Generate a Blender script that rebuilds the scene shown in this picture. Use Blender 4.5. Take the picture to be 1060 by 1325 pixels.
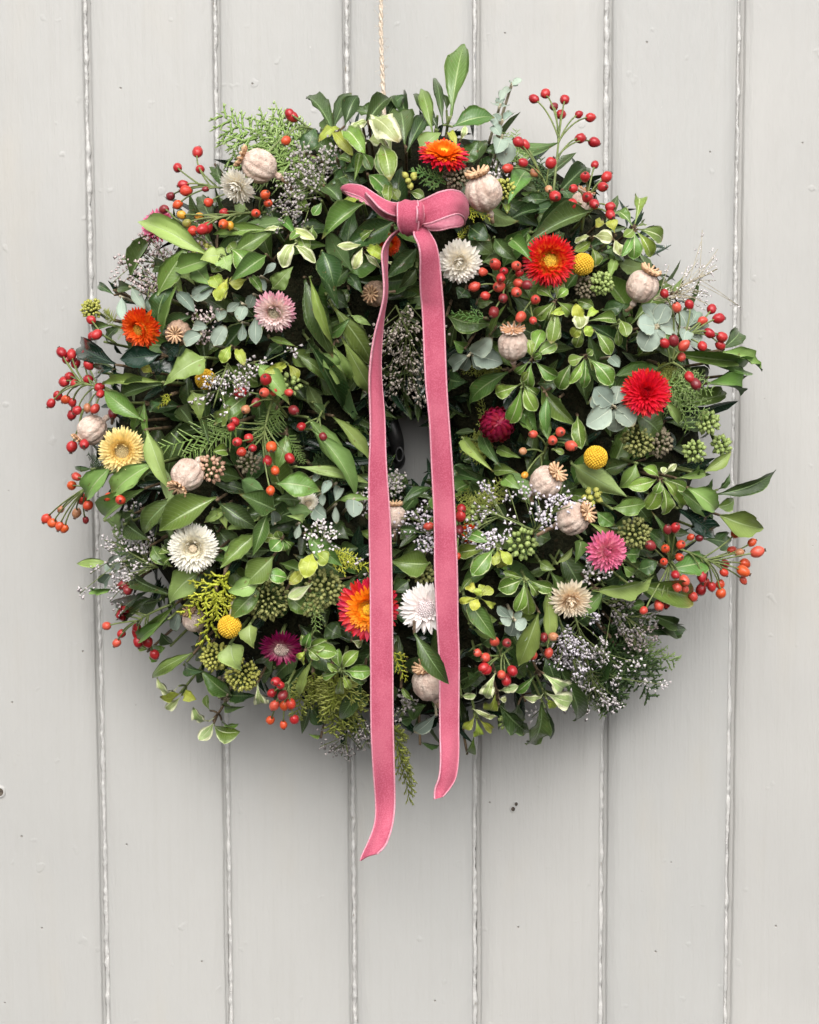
import bpy, math, random
from mathutils import Vector, Matrix, noise

for o in list(bpy.data.objects):
    bpy.data.objects.remove(o, do_unlink=True)
SC = bpy.context.scene
COL = SC.collection
RND = random.Random(11)

# ------------------------------------------------------------------ camera, sky, sun, exposure
DIST, PITCH, ROLL = 1.10, math.radians(5.1), 0.0035
FPX = 2200.0                                   # focal length in pixels of the 1060 x 1325 photograph
_f = Vector((0, math.cos(PITCH), -math.sin(PITCH)))
_r0 = Vector((1, 0, 0)); _u0 = _r0.cross(_f)
CR = (_r0 * math.cos(ROLL) - _u0 * math.sin(ROLL)).normalized()
CU = (_u0 * math.cos(ROLL) + _r0 * math.sin(ROLL)).normalized()
CP = -_f * DIST
cam_data = bpy.data.cameras.new('camera'); cam = bpy.data.objects.new('camera', cam_data); COL.objects.link(cam)
cam.matrix_world = Matrix(((CR.x, CU.x, -_f.x, CP.x), (CR.y, CU.y, -_f.y, CP.y), (CR.z, CU.z, -_f.z, CP.z), (0, 0, 0, 1)))
cam_data.sensor_fit = 'VERTICAL'; cam_data.sensor_height = 24.0; cam_data.lens = 24.0 * FPX / 1325.0
cam_data.clip_start = 0.02; cam_data.clip_end = 50
SC.camera = cam

SUN_EL, SUN_AZ = math.radians(40), math.radians(-14)      # in front of the door, high, a little to the left
world = bpy.data.worlds.new('World'); SC.world = world; world.use_nodes = True
wn = world.node_tree.nodes; wl = world.node_tree.links
wn.clear()
sky = wn.new('ShaderNodeTexSky'); sky.sky_type = 'NISHITA'; sky.sun_disc = False
sky.sun_elevation = SUN_EL; sky.sun_rotation = math.pi + SUN_AZ
sky.air_density = 1.0; sky.dust_density = 4.0; sky.ozone_density = 1.0
hs = wn.new('ShaderNodeHueSaturation'); hs.inputs['Saturation'].default_value = 0.12    # overcast: nearly grey sky
bg = wn.new('ShaderNodeBackground'); bg.inputs['Strength'].default_value = 0.12
wo = wn.new('ShaderNodeOutputWorld')
wl.new(sky.outputs[0], hs.inputs['Color']); wl.new(hs.outputs[0], bg.inputs['Color']); wl.new(bg.outputs[0], wo.inputs['Surface'])
sd = bpy.data.lights.new('sun', 'SUN'); sd.energy = 1.5; sd.angle = math.radians(46); sd.color = (1.0, 0.965, 0.925)
sun = bpy.data.objects.new('sun', sd); COL.objects.link(sun)
sdir = Vector((math.sin(SUN_AZ) * math.cos(SUN_EL), -math.cos(SUN_AZ) * math.cos(SUN_EL), math.sin(SUN_EL)))
sun.rotation_euler = sdir.to_track_quat('Z', 'Y').to_euler(); sun.location = sdir * 3
SC.view_settings.view_transform = 'Standard'; SC.view_settings.look = 'None'
SC.view_settings.gamma = 1.0; SC.view_settings.use_curve_mapping = False
SC.view_settings.exposure = 0.74
SC.render.engine = 'CYCLES'
SC.cycles.max_bounces = 9; SC.cycles.diffuse_bounces = 7

# ------------------------------------------------------------------ places
def P(px, py, d):
    """The point d metres in front of the door seen at photograph pixel (px, py)."""
    v = _f + CR * ((px - 530.0) / FPX) + CU * ((662.5 - py) / FPX)
    return CP + v * ((-d - CP.y) / v.y)

CX, CY = 528.0, 548.0
def ring(px, py):
    """Depth and outward normal of the wreath's front surface."""
    dx, dy = px - CX, py - CY
    r = math.hypot(dx, dy) or 1.0
    t = (r - 245.0) / 190.0
    t = max(-1.0, min(1.0, t))
    h = math.sqrt(max(0.0, 1 - t * t))
    d = 0.030 + 0.088 * h
    n = Vector((dx / r * t, -h - 0.45, -dy / r * t))
    return d, n.normalized()
def S(px, py, lift=0.0):
    return P(px, py, ring(px, py)[0] + lift)
def pxm(d): return (DIST - d) / FPX          # metres per pixel at depth d

# ------------------------------------------------------------------ objects
def thing(name, label, cat, loc, group=None):
    o = bpy.data.objects.new(name, None); COL.objects.link(o)
    o.empty_display_size = 0.01; o.location = loc
    o['label'] = label; o['category'] = cat
    if group: o['group'] = group
    return o
WORLD = {}
def part(name, mesh, parent=None, M=None, kind=None):
    o = bpy.data.objects.new(name, mesh); COL.objects.link(o)
    M = M or Matrix.Identity(4)
    if parent is not None:
        o.parent = parent
        pw = WORLD.get(parent.name)
        pw = Matrix.Translation(parent.location) if pw is None else pw
        o.matrix_parent_inverse = pw.inverted()
    o.matrix_basis = M
    WORLD[o.name] = M
    if kind: o['kind'] = kind
    return o

class MB:
    def __init__(s): s.v = []; s.f = []; s.m = []; s.uv = []
    def add(s, vs, fs, mi=0, uvs=None):
        b = len(s.v); s.v.extend(vs)
        for f in fs:
            s.f.append(tuple(i + b for i in f)); s.m.append(mi)
        s.uv.extend(uvs if uvs else [(0.5, 0.5)] * len(vs))
    def mesh(s, name, mats, smooth=True):
        me = bpy.data.meshes.new(name); me.from_pydata([tuple(v) for v in s.v], [], s.f)
        for m in mats: me.materials.append(m)
        me.polygons.foreach_set('material_index', s.m)
        me.polygons.foreach_set('use_smooth', [smooth] * len(s.f))
        uvl = me.uv_layers.new(name='UVMap')
        idx = [0] * len(me.loops); me.loops.foreach_get('vertex_index', idx)
        flat = []
        for i in idx: flat.extend(s.uv[i])
        uvl.data.foreach_set('uv', flat)
        me.update(); return me
    def tube(s, pts, rad, sides=6, mi=0, cap=True):
        n = len(pts); vs = []; uvs = []
        up = None
        for i, p in enumerate(pts):
            t = (pts[min(i + 1, n - 1)] - pts[max(i - 1, 0)])
            t = t.normalized() if t.length > 1e-9 else Vector((0, 0, 1))
            if up is None:
                up = t.orthogonal().normalized()
            up = (up - t * up.dot(t)); up = up.normalized() if up.length > 1e-6 else t.orthogonal().normalized()
            w = t.cross(up)
            r = rad[i] if isinstance(rad, (list, tuple)) else rad
            for k in range(sides):
                a = 2 * math.pi * k / sides
                vs.append(p + up * (math.cos(a) * r) + w * (math.sin(a) * r)); uvs.append((k / sides, i / max(1, n - 1)))
        fs = []
        for i in range(n - 1):
            for k in range(sides):
                k2 = (k + 1) % sides
                fs.append((i * sides + k, i * sides + k2, (i + 1) * sides + k2, (i + 1) * sides + k))
        if cap:
            fs.append(tuple(range(sides))[::-1]); fs.append(tuple((n - 1) * sides + k for k in range(sides)))
        s.add(vs, fs, mi, uvs)
    def ball(s, c, r, seg=8, rings=5, mi=0, axis=None, stretch=1.0):
        ax = axis or Vector((0, 0, 1)); u = ax.orthogonal().normalized(); w = ax.cross(u)
        vs = [c + ax * (r * stretch)]; uvs = [(0.5, 1)]
        for i in range(1, rings):
            th = math.pi * i / rings
            for k in range(seg):
                a = 2 * math.pi * k / seg
                vs.append(c + ax * (math.cos(th) * r * stretch) + (u * math.cos(a) + w * math.sin(a)) * (math.sin(th) * r)); uvs.append((k / seg, 1 - i / rings))
        vs.append(c - ax * (r * stretch)); uvs.append((0.5, 0))
        fs = []
        for k in range(seg): fs.append((0, 1 + k, 1 + (k + 1) % seg))
        for i in range(rings - 2):
            for k in range(seg):
                a, b = 1 + i * seg, 1 + (i + 1) * seg
                fs.append((a + k, b + k, b + (k + 1) % seg, a + (k + 1) % seg))
        b = 1 + (rings - 2) * seg; last = len(vs) - 1
        for k in range(seg): fs.append((b + (k + 1) % seg, b + k, last))
        s.add(vs, fs, mi, uvs)
def bez(a, c, b, n=7):
    return [a * ((1 - t) ** 2) + c * (2 * t * (1 - t)) + b * (t * t) for t in [i / (n - 1) for i in range(n)]]
def catmull(pts, sub):
    out = []; n = len(pts)
    for i in range(n - 1):
        p0, p1, p2, p3 = pts[max(i - 1, 0)], pts[i], pts[i + 1], pts[min(i + 2, n - 1)]
        for k in range(sub):
            t = k / sub
            out.append(0.5 * ((2 * p1) + (p2 - p0) * t + (2 * p0 - 5 * p1 + 4 * p2 - p3) * t * t + (3 * p1 - p0 - 3 * p2 + p3) * t ** 3))
    out.append(pts[-1].copy()); return out
def frame(x, n, o, sx=1, sy=1, sz=1):
    x = x.normalized(); y = n.cross(x)
    y = y.normalized() if y.length > 1e-6 else x.orthogonal().normalized()
    z = x.cross(y)
    return Matrix(((x.x * sx, y.x * sy, z.x * sz, o.x), (x.y * sx, y.y * sy, z.y * sz, o.y), (x.z * sx, y.z * sy, z.z * sz, o.z), (0, 0, 0, 1)))

# ------------------------------------------------------------------ materials
class NT:
    def __init__(s, name):
        s.mat = bpy.data.materials.new(name); s.mat.use_nodes = True
        s.t = s.mat.node_tree; s.t.nodes.clear()
        s.out = s.n('ShaderNodeOutputMaterial'); s.bs = s.n('ShaderNodeBsdfPrincipled')
        s.l(s.bs.outputs[0], s.out.inputs['Surface'])
    def n(s, t, **kw):
        nd = s.t.nodes.new(t)
        for k, v in kw.items(): setattr(nd, k, v)
        return nd
    def l(s, a, b): s.t.links.new(a, b)
    def val(s, x, sock):
        if hasattr(x, 'links') or hasattr(x, 'is_output'): s.l(x, sock)
        else: sock.default_value = x
    def math(s, op, a, b=0.0, c=0.0, clamp=False):
        nd = s.n('ShaderNodeMath', operation=op, use_clamp=clamp)
        s.val(a, nd.inputs[0]); s.val(b, nd.inputs[1])
        if op in ('MULTIPLY_ADD', 'SMOOTH_MIN'): s.val(c, nd.inputs[2])
        return nd.outputs[0]
    def step(s, x, lo, hi):
        nd = s.n('ShaderNodeMapRange', interpolation_type='SMOOTHSTEP')
        s.val(x, nd.inputs['Value']); nd.inputs['From Min'].default_value = lo; nd.inputs['From Max'].default_value = hi
        return nd.outputs[0]
    def mix(s, f, a, b, mode='MIX'):
        nd = s.n('ShaderNodeMix', data_type='RGBA', blend_type=mode)
        s.val(f, nd.inputs[0])
        for x, i in ((a, 6), (b, 7)):
            if isinstance(x, tuple): nd.inputs[i].default_value = (x[0], x[1], x[2], 1)
            else: s.l(x, nd.inputs[i])
        return nd.outputs[2]
    def noise(s, vec, scale, detail=3, rough=0.5, col=False):
        nd = s.n('ShaderNodeTexNoise'); nd.inputs['Scale'].default_value = scale
        nd.inputs['Detail'].default_value = detail; nd.inputs['Roughness'].default_value = rough
        if vec is not None: s.l(vec, nd.inputs['Vector'])
        return nd.outputs[1 if col else 0]
    def bump(s, h, strength, dist):
        nd = s.n('ShaderNodeBump'); nd.inputs['Strength'].default_value = strength; nd.inputs['Distance'].default_value = dist
        s.l(h, nd.inputs['Height']); s.l(nd.outputs[0], s.bs.inputs['Normal']); return nd
    def color(s, c):
        if isinstance(c, tuple): s.bs.inputs['Base Color'].default_value = (*c, 1)
        else: s.l(c, s.bs.inputs['Base Color'])
    def rough(s, r): s.val(r, s.bs.inputs['Roughness'])
    def spec(s, v): s.bs.inputs['Specular IOR Level'].default_value = v
    def scaled(s, vec, sx, sy, sz):
        m = s.n('ShaderNodeMapping'); m.inputs['Scale'].default_value = (sx, sy, sz); s.l(vec, m.inputs['Vector']); return m.outputs[0]
    @property
    def obj(s): return s.n('ShaderNodeTexCoord').outputs['Object']
    @property
    def uv(s): return s.n('ShaderNodeTexCoord').outputs['UV']
    @property
    def wpos(s): return s.n('ShaderNodeNewGeometry').outputs['Position']
    @property
    def rnd(s): return s.n('ShaderNodeObjectInfo').outputs['Random']

def leaf_mat(name, dark, light, rib, margin=None, margin_w=0.8, rough=0.38, vein=0.5, ribw=0.045, spec=0.5, coat=0.0, veincol=0.25, blotch=0.0):
    m = NT(name)
    sep = m.n('ShaderNodeSeparateXYZ'); m.l(m.uv, sep.inputs[0])
    u, t = sep.outputs[0], sep.outputs[1]
    a = m.math('ABSOLUTE', m.math('MULTIPLY_ADD', u, 2.0, -1.0))
    wp = m.wpos
    nz = m.noise(wp, 130, 3)
    f = m.math('ADD', m.math('MULTIPLY', m.rnd, 0.65), m.math('MULTIPLY', nz, 0.5), clamp=True)
    c = m.mix(f, dark, light)
    hs2 = m.n('ShaderNodeHueSaturation'); m.l(c, hs2.inputs['Color'])
    r2 = m.math('FRACT', m.math('MULTIPLY', m.rnd, 17.3))
    m.l(m.math('MULTIPLY_ADD', r2, 0.05, 0.475), hs2.inputs['Hue']); m.l(m.math('MULTIPLY_ADD', m.math('FRACT', m.math('MULTIPLY', m.rnd, 53.7)), 0.5, 0.75), hs2.inputs['Value'])
    c = hs2.outputs[0]
    # side veins leave the midrib at a slant
    ph = m.math('MULTIPLY', m.math('SUBTRACT', t, m.math('MULTIPLY', a, 0.16)), 46.0)
    sv = m.math('ABSOLUTE', m.math('SINE', ph))
    svm = m.math('SUBTRACT', 1.0, m.step(sv, 0.0, 0.3))
    c = m.mix(m.math('MULTIPLY', svm, veincol), c, rib)
    if margin:
        edge = m.math('ADD', a, m.math('MULTIPLY', m.math('SUBTRACT', m.noise(wp, 260, 2), 0.5), 0.5))
        c = m.mix(m.step(edge, margin_w - 0.06, margin_w + 0.06), c, margin)
    if blotch:
        c = m.mix(m.step(m.noise(wp, 210, 2), 0.62, 0.7), c, tuple(min(1, x * 1.5 + blotch) for x in light))
    # rib narrows to the tip
    rw = m.math('MULTIPLY', m.math('SUBTRACT', 1.15, t), ribw * 1.4)
    rm = m.math('SUBTRACT', 1.0, m.step(m.math('DIVIDE', a, rw), 0.6, 1.3))
    c = m.mix(m.math('MULTIPLY', rm, 0.85), c, rib)
    tipm = m.math('MULTIPLY', m.step(t, 0.86, 1.0), m.step(m.math('FRACT', m.math('MULTIPLY', m.rnd, 91.7)), 0.72, 0.76))
    c = m.mix(m.math('MULTIPLY', tipm, 0.7), c, (0.20, 0.13, 0.05))
    # small brown spots of wear
    sp = m.step(m.noise(wp, 420, 1), 0.70, 0.76)
    c = m.mix(m.math('MULTIPLY', sp, 0.6), c, (0.16, 0.10, 0.04))
    m.color(c)
    m.rough(m.math('MULTIPLY_ADD', nz, 0.25, rough - 0.12))
    m.spec(spec)
    if coat: m.bs.inputs['Coat Weight'].default_value = coat; m.bs.inputs['Coat Roughness'].default_value = 0.12
    h = m.math('ADD', m.math('MULTIPLY', svm, -0.6 * vein), m.math('ADD', m.math('MULTIPLY', rm, -0.8), m.math('MULTIPLY', m.noise(wp, 330, 2), 0.55)))
    m.bump(h, 0.55, 0.0006)
    return m.mat

LM = {}
def lm(code, *a, back=None, **k):
    LM[code] = (leaf_mat('leaf_' + code, *a, **k),
                leaf_mat('leaf_back_' + code, back[0], back[1], back[2], margin=k.get('margin'), margin_w=k.get('margin_w', 0.8), rough=0.6, vein=0.8, spec=0.3))
lm('dark',  (0.025, 0.052, 0.015), (0.070, 0.122, 0.032), (0.20, 0.29, 0.12), margin=(0.17, 0.24, 0.09), margin_w=0.96, ribw=0.06, rough=0.30, spec=0.5, coat=0.15, back=((0.10, 0.17, 0.055), (0.16, 0.24, 0.08), (0.22, 0.30, 0.13)))
lm('mid',   (0.078, 0.148, 0.027), (0.145, 0.240, 0.052), (0.32, 0.41, 0.18), margin=(0.28, 0.36, 0.14), margin_w=0.95, ribw=0.06, rough=0.32, spec=0.5, coat=0.12, back=((0.13, 0.21, 0.07), (0.18, 0.27, 0.10), (0.25, 0.33, 0.15)))
lm('light', (0.178, 0.285, 0.066), (0.290, 0.405, 0.125), (0.38, 0.47, 0.22), rough=0.44, vein=0.25, veincol=0.1, spec=0.4, back=((0.10, 0.18, 0.06), (0.15, 0.24, 0.08), (0.22, 0.30, 0.13)))
lm('variegated', (0.070, 0.145, 0.022), (0.185, 0.295, 0.048), (0.54, 0.60, 0.33), margin=(0.46, 0.53, 0.26), margin_w=0.88, ribw=0.085, rough=0.28, veincol=0.12, back=((0.16, 0.25, 0.09), (0.22, 0.31, 0.12), (0.34, 0.42, 0.20)))
lm('cream', (0.20, 0.30, 0.07), (0.46, 0.52, 0.22), (0.60, 0.64, 0.36), margin=(0.66, 0.68, 0.42), margin_w=0.55, ribw=0.06, rough=0.42, veincol=0.12, back=((0.42, 0.48, 0.25), (0.55, 0.60, 0.34), (0.60, 0.64, 0.40)))
lm('yellow', (0.22, 0.30, 0.030), (0.42, 0.46, 0.060), (0.52, 0.56, 0.16), margin=(0.48, 0.52, 0.16), margin_w=0.88, rough=0.42, veincol=0.15, back=((0.26, 0.34, 0.08), (0.36, 0.42, 0.10), (0.45, 0.50, 0.2)))
lm('silver', (0.165, 0.225, 0.170), (0.330, 0.395, 0.325), (0.46, 0.52, 0.41), margin=(0.40, 0.46, 0.35), margin_w=0.93, rough=0.62, vein=0.2, veincol=0.08, spec=0.25, back=((0.30, 0.37, 0.32), (0.42, 0.48, 0.43), (0.48, 0.54, 0.46)))
lm('glossy', (0.008, 0.026, 0.014), (0.016, 0.042, 0.022), (0.05, 0.09, 0.05), rough=0.22, coat=0.3, vein=1.0, veincol=0.05, spec=0.7, back=((0.06, 0.10, 0.04), (0.09, 0.14, 0.05), (0.12, 0.18, 0.08)))

def plain(name, c1, c2, scale=200, rough=0.5, bump=0.0, bscale=500, spec=0.4, rnd=0.0, c3=None, dist=0.0005):
    m = NT(name); wp = m.wpos
    f = m.step(m.noise(wp, scale, 4), 0.3, 0.7)
    if rnd: f = m.math('ADD', m.math('MULTIPLY', f, 1 - rnd), m.math('MULTIPLY', m.rnd, rnd))
    c = m.mix(f, c1, c2)
    if c3: c = m.mix(m.step(m.noise(wp, scale * 2.3, 3), 0.58, 0.7), c, c3)
    m.color(c); m.rough(rough); m.spec(spec)
    if bump: m.bump(m.noise(wp, bscale, 4), bump, dist)
    return m.mat
STEM = plain('stem_green', (0.11, 0.15, 0.045), (0.20, 0.24, 0.08), 300, 0.55)
STEM_D = plain('stem_brown', (0.07, 0.045, 0.025), (0.16, 0.11, 0.06), 300, 0.7, 0.4)
STEM_P = plain('stem_pale', (0.30, 0.26, 0.17), (0.45, 0.40, 0.28), 300, 0.6)
# ------------------------------------------------------------------ the boarded door
def board_mat():
    m = NT('painted_board'); wp = m.wpos
    big = m.noise(wp, 5, 3); fine = m.noise(m.scaled(wp, 1, 1, 0.06), 420, 3)
    c = m.mix(m.step(big, 0.3, 0.7), (0.398, 0.391, 0.374), (0.440, 0.430, 0.408))
    c = m.mix(m.math('MULTIPLY', m.rnd, 0.6), c, (0.378, 0.378, 0.366))
    # warm grime low down in faint uneven patches and a scatter of dark specks
    g = m.step(m.noise(m.scaled(wp, 1, 1, 0.35), 22, 4), 0.55, 0.8)
    c = m.mix(m.math('MULTIPLY', g, 0.28), c, (0.45, 0.41, 0.34))
    vo = m.n('ShaderNodeTexVoronoi'); vo.inputs['Scale'].default_value = 95; m.l(wp, vo.inputs['Vector'])
    sp = m.math('SUBTRACT', 1.0, m.step(vo.outputs['Distance'], 0.03, 0.085))
    pick = m.step(m.math('FRACT', m.math('MULTIPLY', vo.outputs['Color'], 7.7)), 0.89, 0.91)
    sp = m.math('MULTIPLY', sp, pick)
    c = m.mix(m.math('MULTIPLY', sp, 0.75), c, (0.19, 0.17, 0.14))
    c = m.mix(m.math('MULTIPLY', m.step(m.noise(m.scaled(wp, 1, 1, 0.03), 260, 4, .6), .45, .75), .13), c, (0.33, 0.315, 0.285))
    chip = m.math('MULTIPLY', m.step(m.noise(m.scaled(wp, 1, 1, 0.5), 120, 4, .7), .715, .735), .8)
    c = m.mix(chip, c, (0.50, 0.49, 0.465))
    m.color(c); m.rough(m.math('MULTIPLY_ADD', m.noise(wp, 30, 2), 0.2, 0.36)); m.spec(0.42)
    dent = m.step(m.noise(wp, 75, 2), 0.66, 0.74)
    dr = m.noise(m.scaled(wp, 1, 1, 0.25), 150, 4, 0.65)
    h = m.math('ADD', m.math('MULTIPLY', fine, 0.55), m.math('ADD', m.math('MULTIPLY', dr, 0.9), m.math('MULTIPLY', dent, 0.35)))
    h = m.math('SUBTRACT', h, m.math('MULTIPLY', sp, 1.2))
    m.bump(h, 0.6, 0.0009)
    return m.mat
BOARD = board_mat()
def bead_mat():
    m = NT('ragged_paint'); wp = m.wpos
    c = m.mix(m.step(m.noise(m.scaled(wp, 1, 1, 0.4), 300, 3), 0.35, 0.7), (0.42, 0.415, 0.40), (0.52, 0.51, 0.49))
    c = m.mix(m.step(m.noise(m.scaled(wp, 1, 1, 0.3), 420, 3), 0.66, 0.76), c, (0.26, 0.23, 0.19))
    m.color(c); m.rough(0.34); m.spec(0.45); m.bump(m.noise(wp, 600, 3), 0.6, 0.0008); return m.mat
BEAD = bead_mat()
HOLE_SHADE = plain('hole_shade', (0.04, 0.032, 0.026), (0.11, 0.09, 0.07), 400, 0.9)  # shade inside the uncut holes, put into the colour

door = bpy.data.objects.new('door', None); COL.objects.link(door); door['kind'] = 'structure'
door['label'] = 'pale grey painted door of upright boards behind the wreath'
gx = [P(x, 662.5, 0).x for x in (124, 287.5, 452.5, 616.5, 783.0, 950.0)]
pitch = (gx[-1] - gx[0]) / 5
edges = [gx[0] - pitch * 2, gx[0] - pitch] + gx + [gx[-1] + pitch, gx[-1] + 2 * pitch]
ZT, ZB = 0.52, -0.52
for i in range(len(edges) - 1):
    x0, x1 = edges[i], edges[i + 1]
    prof_l, prof_r = 0.0026, 0.0020
    off = RND.uniform(-0.0003, 0.0004)
    q = [(x0 + 0.0001, 0.012), (x0 + 0.0001, 0.0032), (x0 + prof_l * 0.75, 0.0030), (x0 + prof_l, 0.0022), (x0 + prof_l + 0.0004, 0.0009), (x0 + prof_l + 0.0014, off)]
    nseg = 8
    for k in range(1, nseg): q.append((x0 + prof_l + 0.0014 + (x1 - x0 - prof_l - prof_r - 0.0026) * k / nseg, off - 0.00025 * math.sin(math.pi * k / nseg)))
    q += [(x1 - prof_r - 0.0012, off), (x1 - prof_r - 0.0003, 0.0009), (x1 - prof_r, 0.0022), (x1 - prof_r * 0.8, 0.0030), (x1 - 0.0001, 0.0032), (x1 - 0.0001, 0.012)]
    nz = 90; vs = []; fs = []
    for j in range(nz + 1):
        z = ZB + (ZT - ZB) * j / nz
        for (x, y) in q:
            w = 0.0007 * noise.noise(Vector((x * 40, i * 3.1, z * 9))) + 0.0004 * noise.noise(Vector((x * 200, i, z * 60)))
            wy = 0.00035 * noise.noise(Vector((x * 30, i * 7.7, z * 14)))
            edge_pt = 0.0005 < y < 0.0035
            vs.append(Vector((x + (w if edge_pt else 0), y + wy, z)))
    nq = len(q)
    for j in range(nz):
        for k in range(nq - 1):
            fs.append((j * nq + k, j * nq + k + 1, (j + 1) * nq + k + 1, (j + 1) * nq + k))
    fs.append(tuple(range(nq))[::-1]); fs.append(tuple(nz * nq + k for k in range(nq)))
    b = MB(); b.add(vs, fs); bo = part('board', b.mesh('board', [BOARD]), door)
    if i == len(edges) - 2: continue
    # paint and filler that has run and dried in the groove, ragged along its length
    b = MB(); n = 1000; pts = []; rad = []
    for j in range(n + 1):
        z = ZB + (ZT - ZB) * j / n
        s0, s1 = {1: (-1, 1), 2: (-.3, 1), 3: (0, .8), 4: (-.8, -.9), 5: (-.9, -.9), 6: (-.9, -.9)}.get(i, (-.8, .8))     # which lip of the groove it clings to, top and bottom
        f = max(0, min(1, .5 - z / .5)); side = s0 * (1 - f) + s1 * f + .5 * noise.noise(Vector((i * 5.3, 0.2, z * 2.2)))
        side = max(-1.2, min(1.2, side))
        w = noise.noise(Vector((i * 2.7, z * 85, 0.5))); w2 = noise.noise(Vector((i * 9.1, z * 260, 3.5))); w3 = noise.noise(Vector((i * 4.1, z * 7, 1.5)))
        w4 = noise.noise(Vector((i * 3.3, z * 330, 7.5)))
        pts.append(Vector((x1 + side * 0.0012 + w * 0.0004 + w4 * 0.0005, 0.0032 - 0.0003 * w, z)))
        rad.append(max(0.0006, 0.0014 + 0.0006 * w3 + 0.0006 * w + 0.0006 * w2))
    b.tube(pts, rad, 7); part('paint_bead', b.mesh('paint_bead', [BEAD]), bo)

# two old screw holes, a knot hole and chipped paint; hole shade is a dark colour
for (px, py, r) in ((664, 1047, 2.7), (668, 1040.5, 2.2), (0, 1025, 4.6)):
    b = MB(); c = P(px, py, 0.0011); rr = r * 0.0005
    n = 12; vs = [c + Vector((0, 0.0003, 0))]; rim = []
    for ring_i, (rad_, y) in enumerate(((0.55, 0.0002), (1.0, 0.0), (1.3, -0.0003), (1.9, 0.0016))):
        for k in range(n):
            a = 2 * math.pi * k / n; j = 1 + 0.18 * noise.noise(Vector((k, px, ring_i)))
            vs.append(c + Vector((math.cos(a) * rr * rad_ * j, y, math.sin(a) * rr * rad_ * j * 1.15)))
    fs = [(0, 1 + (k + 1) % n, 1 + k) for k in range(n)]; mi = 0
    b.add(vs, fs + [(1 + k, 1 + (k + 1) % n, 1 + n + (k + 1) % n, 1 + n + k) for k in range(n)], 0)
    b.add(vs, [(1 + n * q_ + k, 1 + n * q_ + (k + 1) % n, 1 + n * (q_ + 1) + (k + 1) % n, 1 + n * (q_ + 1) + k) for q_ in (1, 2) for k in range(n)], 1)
    part('screw_hole', b.mesh('screw_hole', [HOLE_SHADE, BOARD]), door)

# black iron knocker fixed to the door, seen through the middle of the wreath
IRON = plain('black_iron', (0.010, 0.010, 0.011), (0.022, 0.021, 0.021), 300, 0.35, 0.7, 260, 0.5)
kn = thing('door_knocker', 'black iron door knocker seen in the hole behind the left ribbon tail', 'door knocker', P(500, 545, 0.0))
b = MB()
b.tube(catmull([P(490, 470, 0.012), P(496, 515, 0.024), P(505, 545, 0.030), P(513, 570, 0.030), P(514, 590, 0.024), P(508, 600, 0.018)], 6), [0.003 + 0.0022 * math.sin(math.pi * min(1, k / 26)) for k in range(31)], 10)
part('handle', b.mesh('handle', [IRON]), kn)
b = MB(); b.ball(P(508, 594, 0.016), 0.0085, 12, 8); part('striker', b.mesh('striker', [IRON]), kn)
b = MB()
ringp = [P(517 + 4.6 * math.cos(a), 588 + 9 * math.sin(a), 0.034) for a in [2 * math.pi * k / 18 for k in range(19)]]
b.tube(ringp, 0.0008, 6, cap=False); part('loop', b.mesh('loop', [IRON]), kn)
b = MB(); b.tube([P(492, 475, -0.001), P(492, 475, 0.006), P(492, 475, 0.009)], [0.017, 0.016, 0.006], 16); part('plate', b.mesh('plate', [IRON]), kn)
# ------------------------------------------------------------------ leaf shapes (unit length along x, unit width along y)
PROFILES = {
 'oval':   [(0, .06), (.06, .07), (.12, .30), (.25, .74), (.40, 1.0), (.57, .92), (.72, .64), (.86, .30), (1, .01)],
 'lance':  [(0, .10), (.07, .12), (.14, .38), (.28, .78), (.42, 1.0), (.56, .92), (.70, .68), (.84, .36), (1, .01)],
 'spoon':  [(0, .08), (.10, .09), (.20, .25), (.35, .58), (.52, .90), (.66, 1.0), (.80, .90), (.92, .55), (1, .06)],
 'round':  [(0, .05), (.05, .16), (.12, .58), (.25, .88), (.45, 1.0), (.65, .96), (.82, .76), (.94, .44), (1, .10)],
 'heart':  [(0, .06), (.06, .08), (.10, .50), (.18, .90), (.28, 1.0), (.45, .84), (.62, .58), (.80, .28), (1, .01)],
}
def prof(shape, t):
    p = PROFILES[shape]
    for (a, x), (b, y) in zip(p, p[1:]):
        if t <= b:
            k = (t - a) / (b - a); k = k * k * (3 - 2 * k) * 0.5 + k * 0.5
            return x + (y - x) * k
    return p[-1][1]
LEAF = {}
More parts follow.
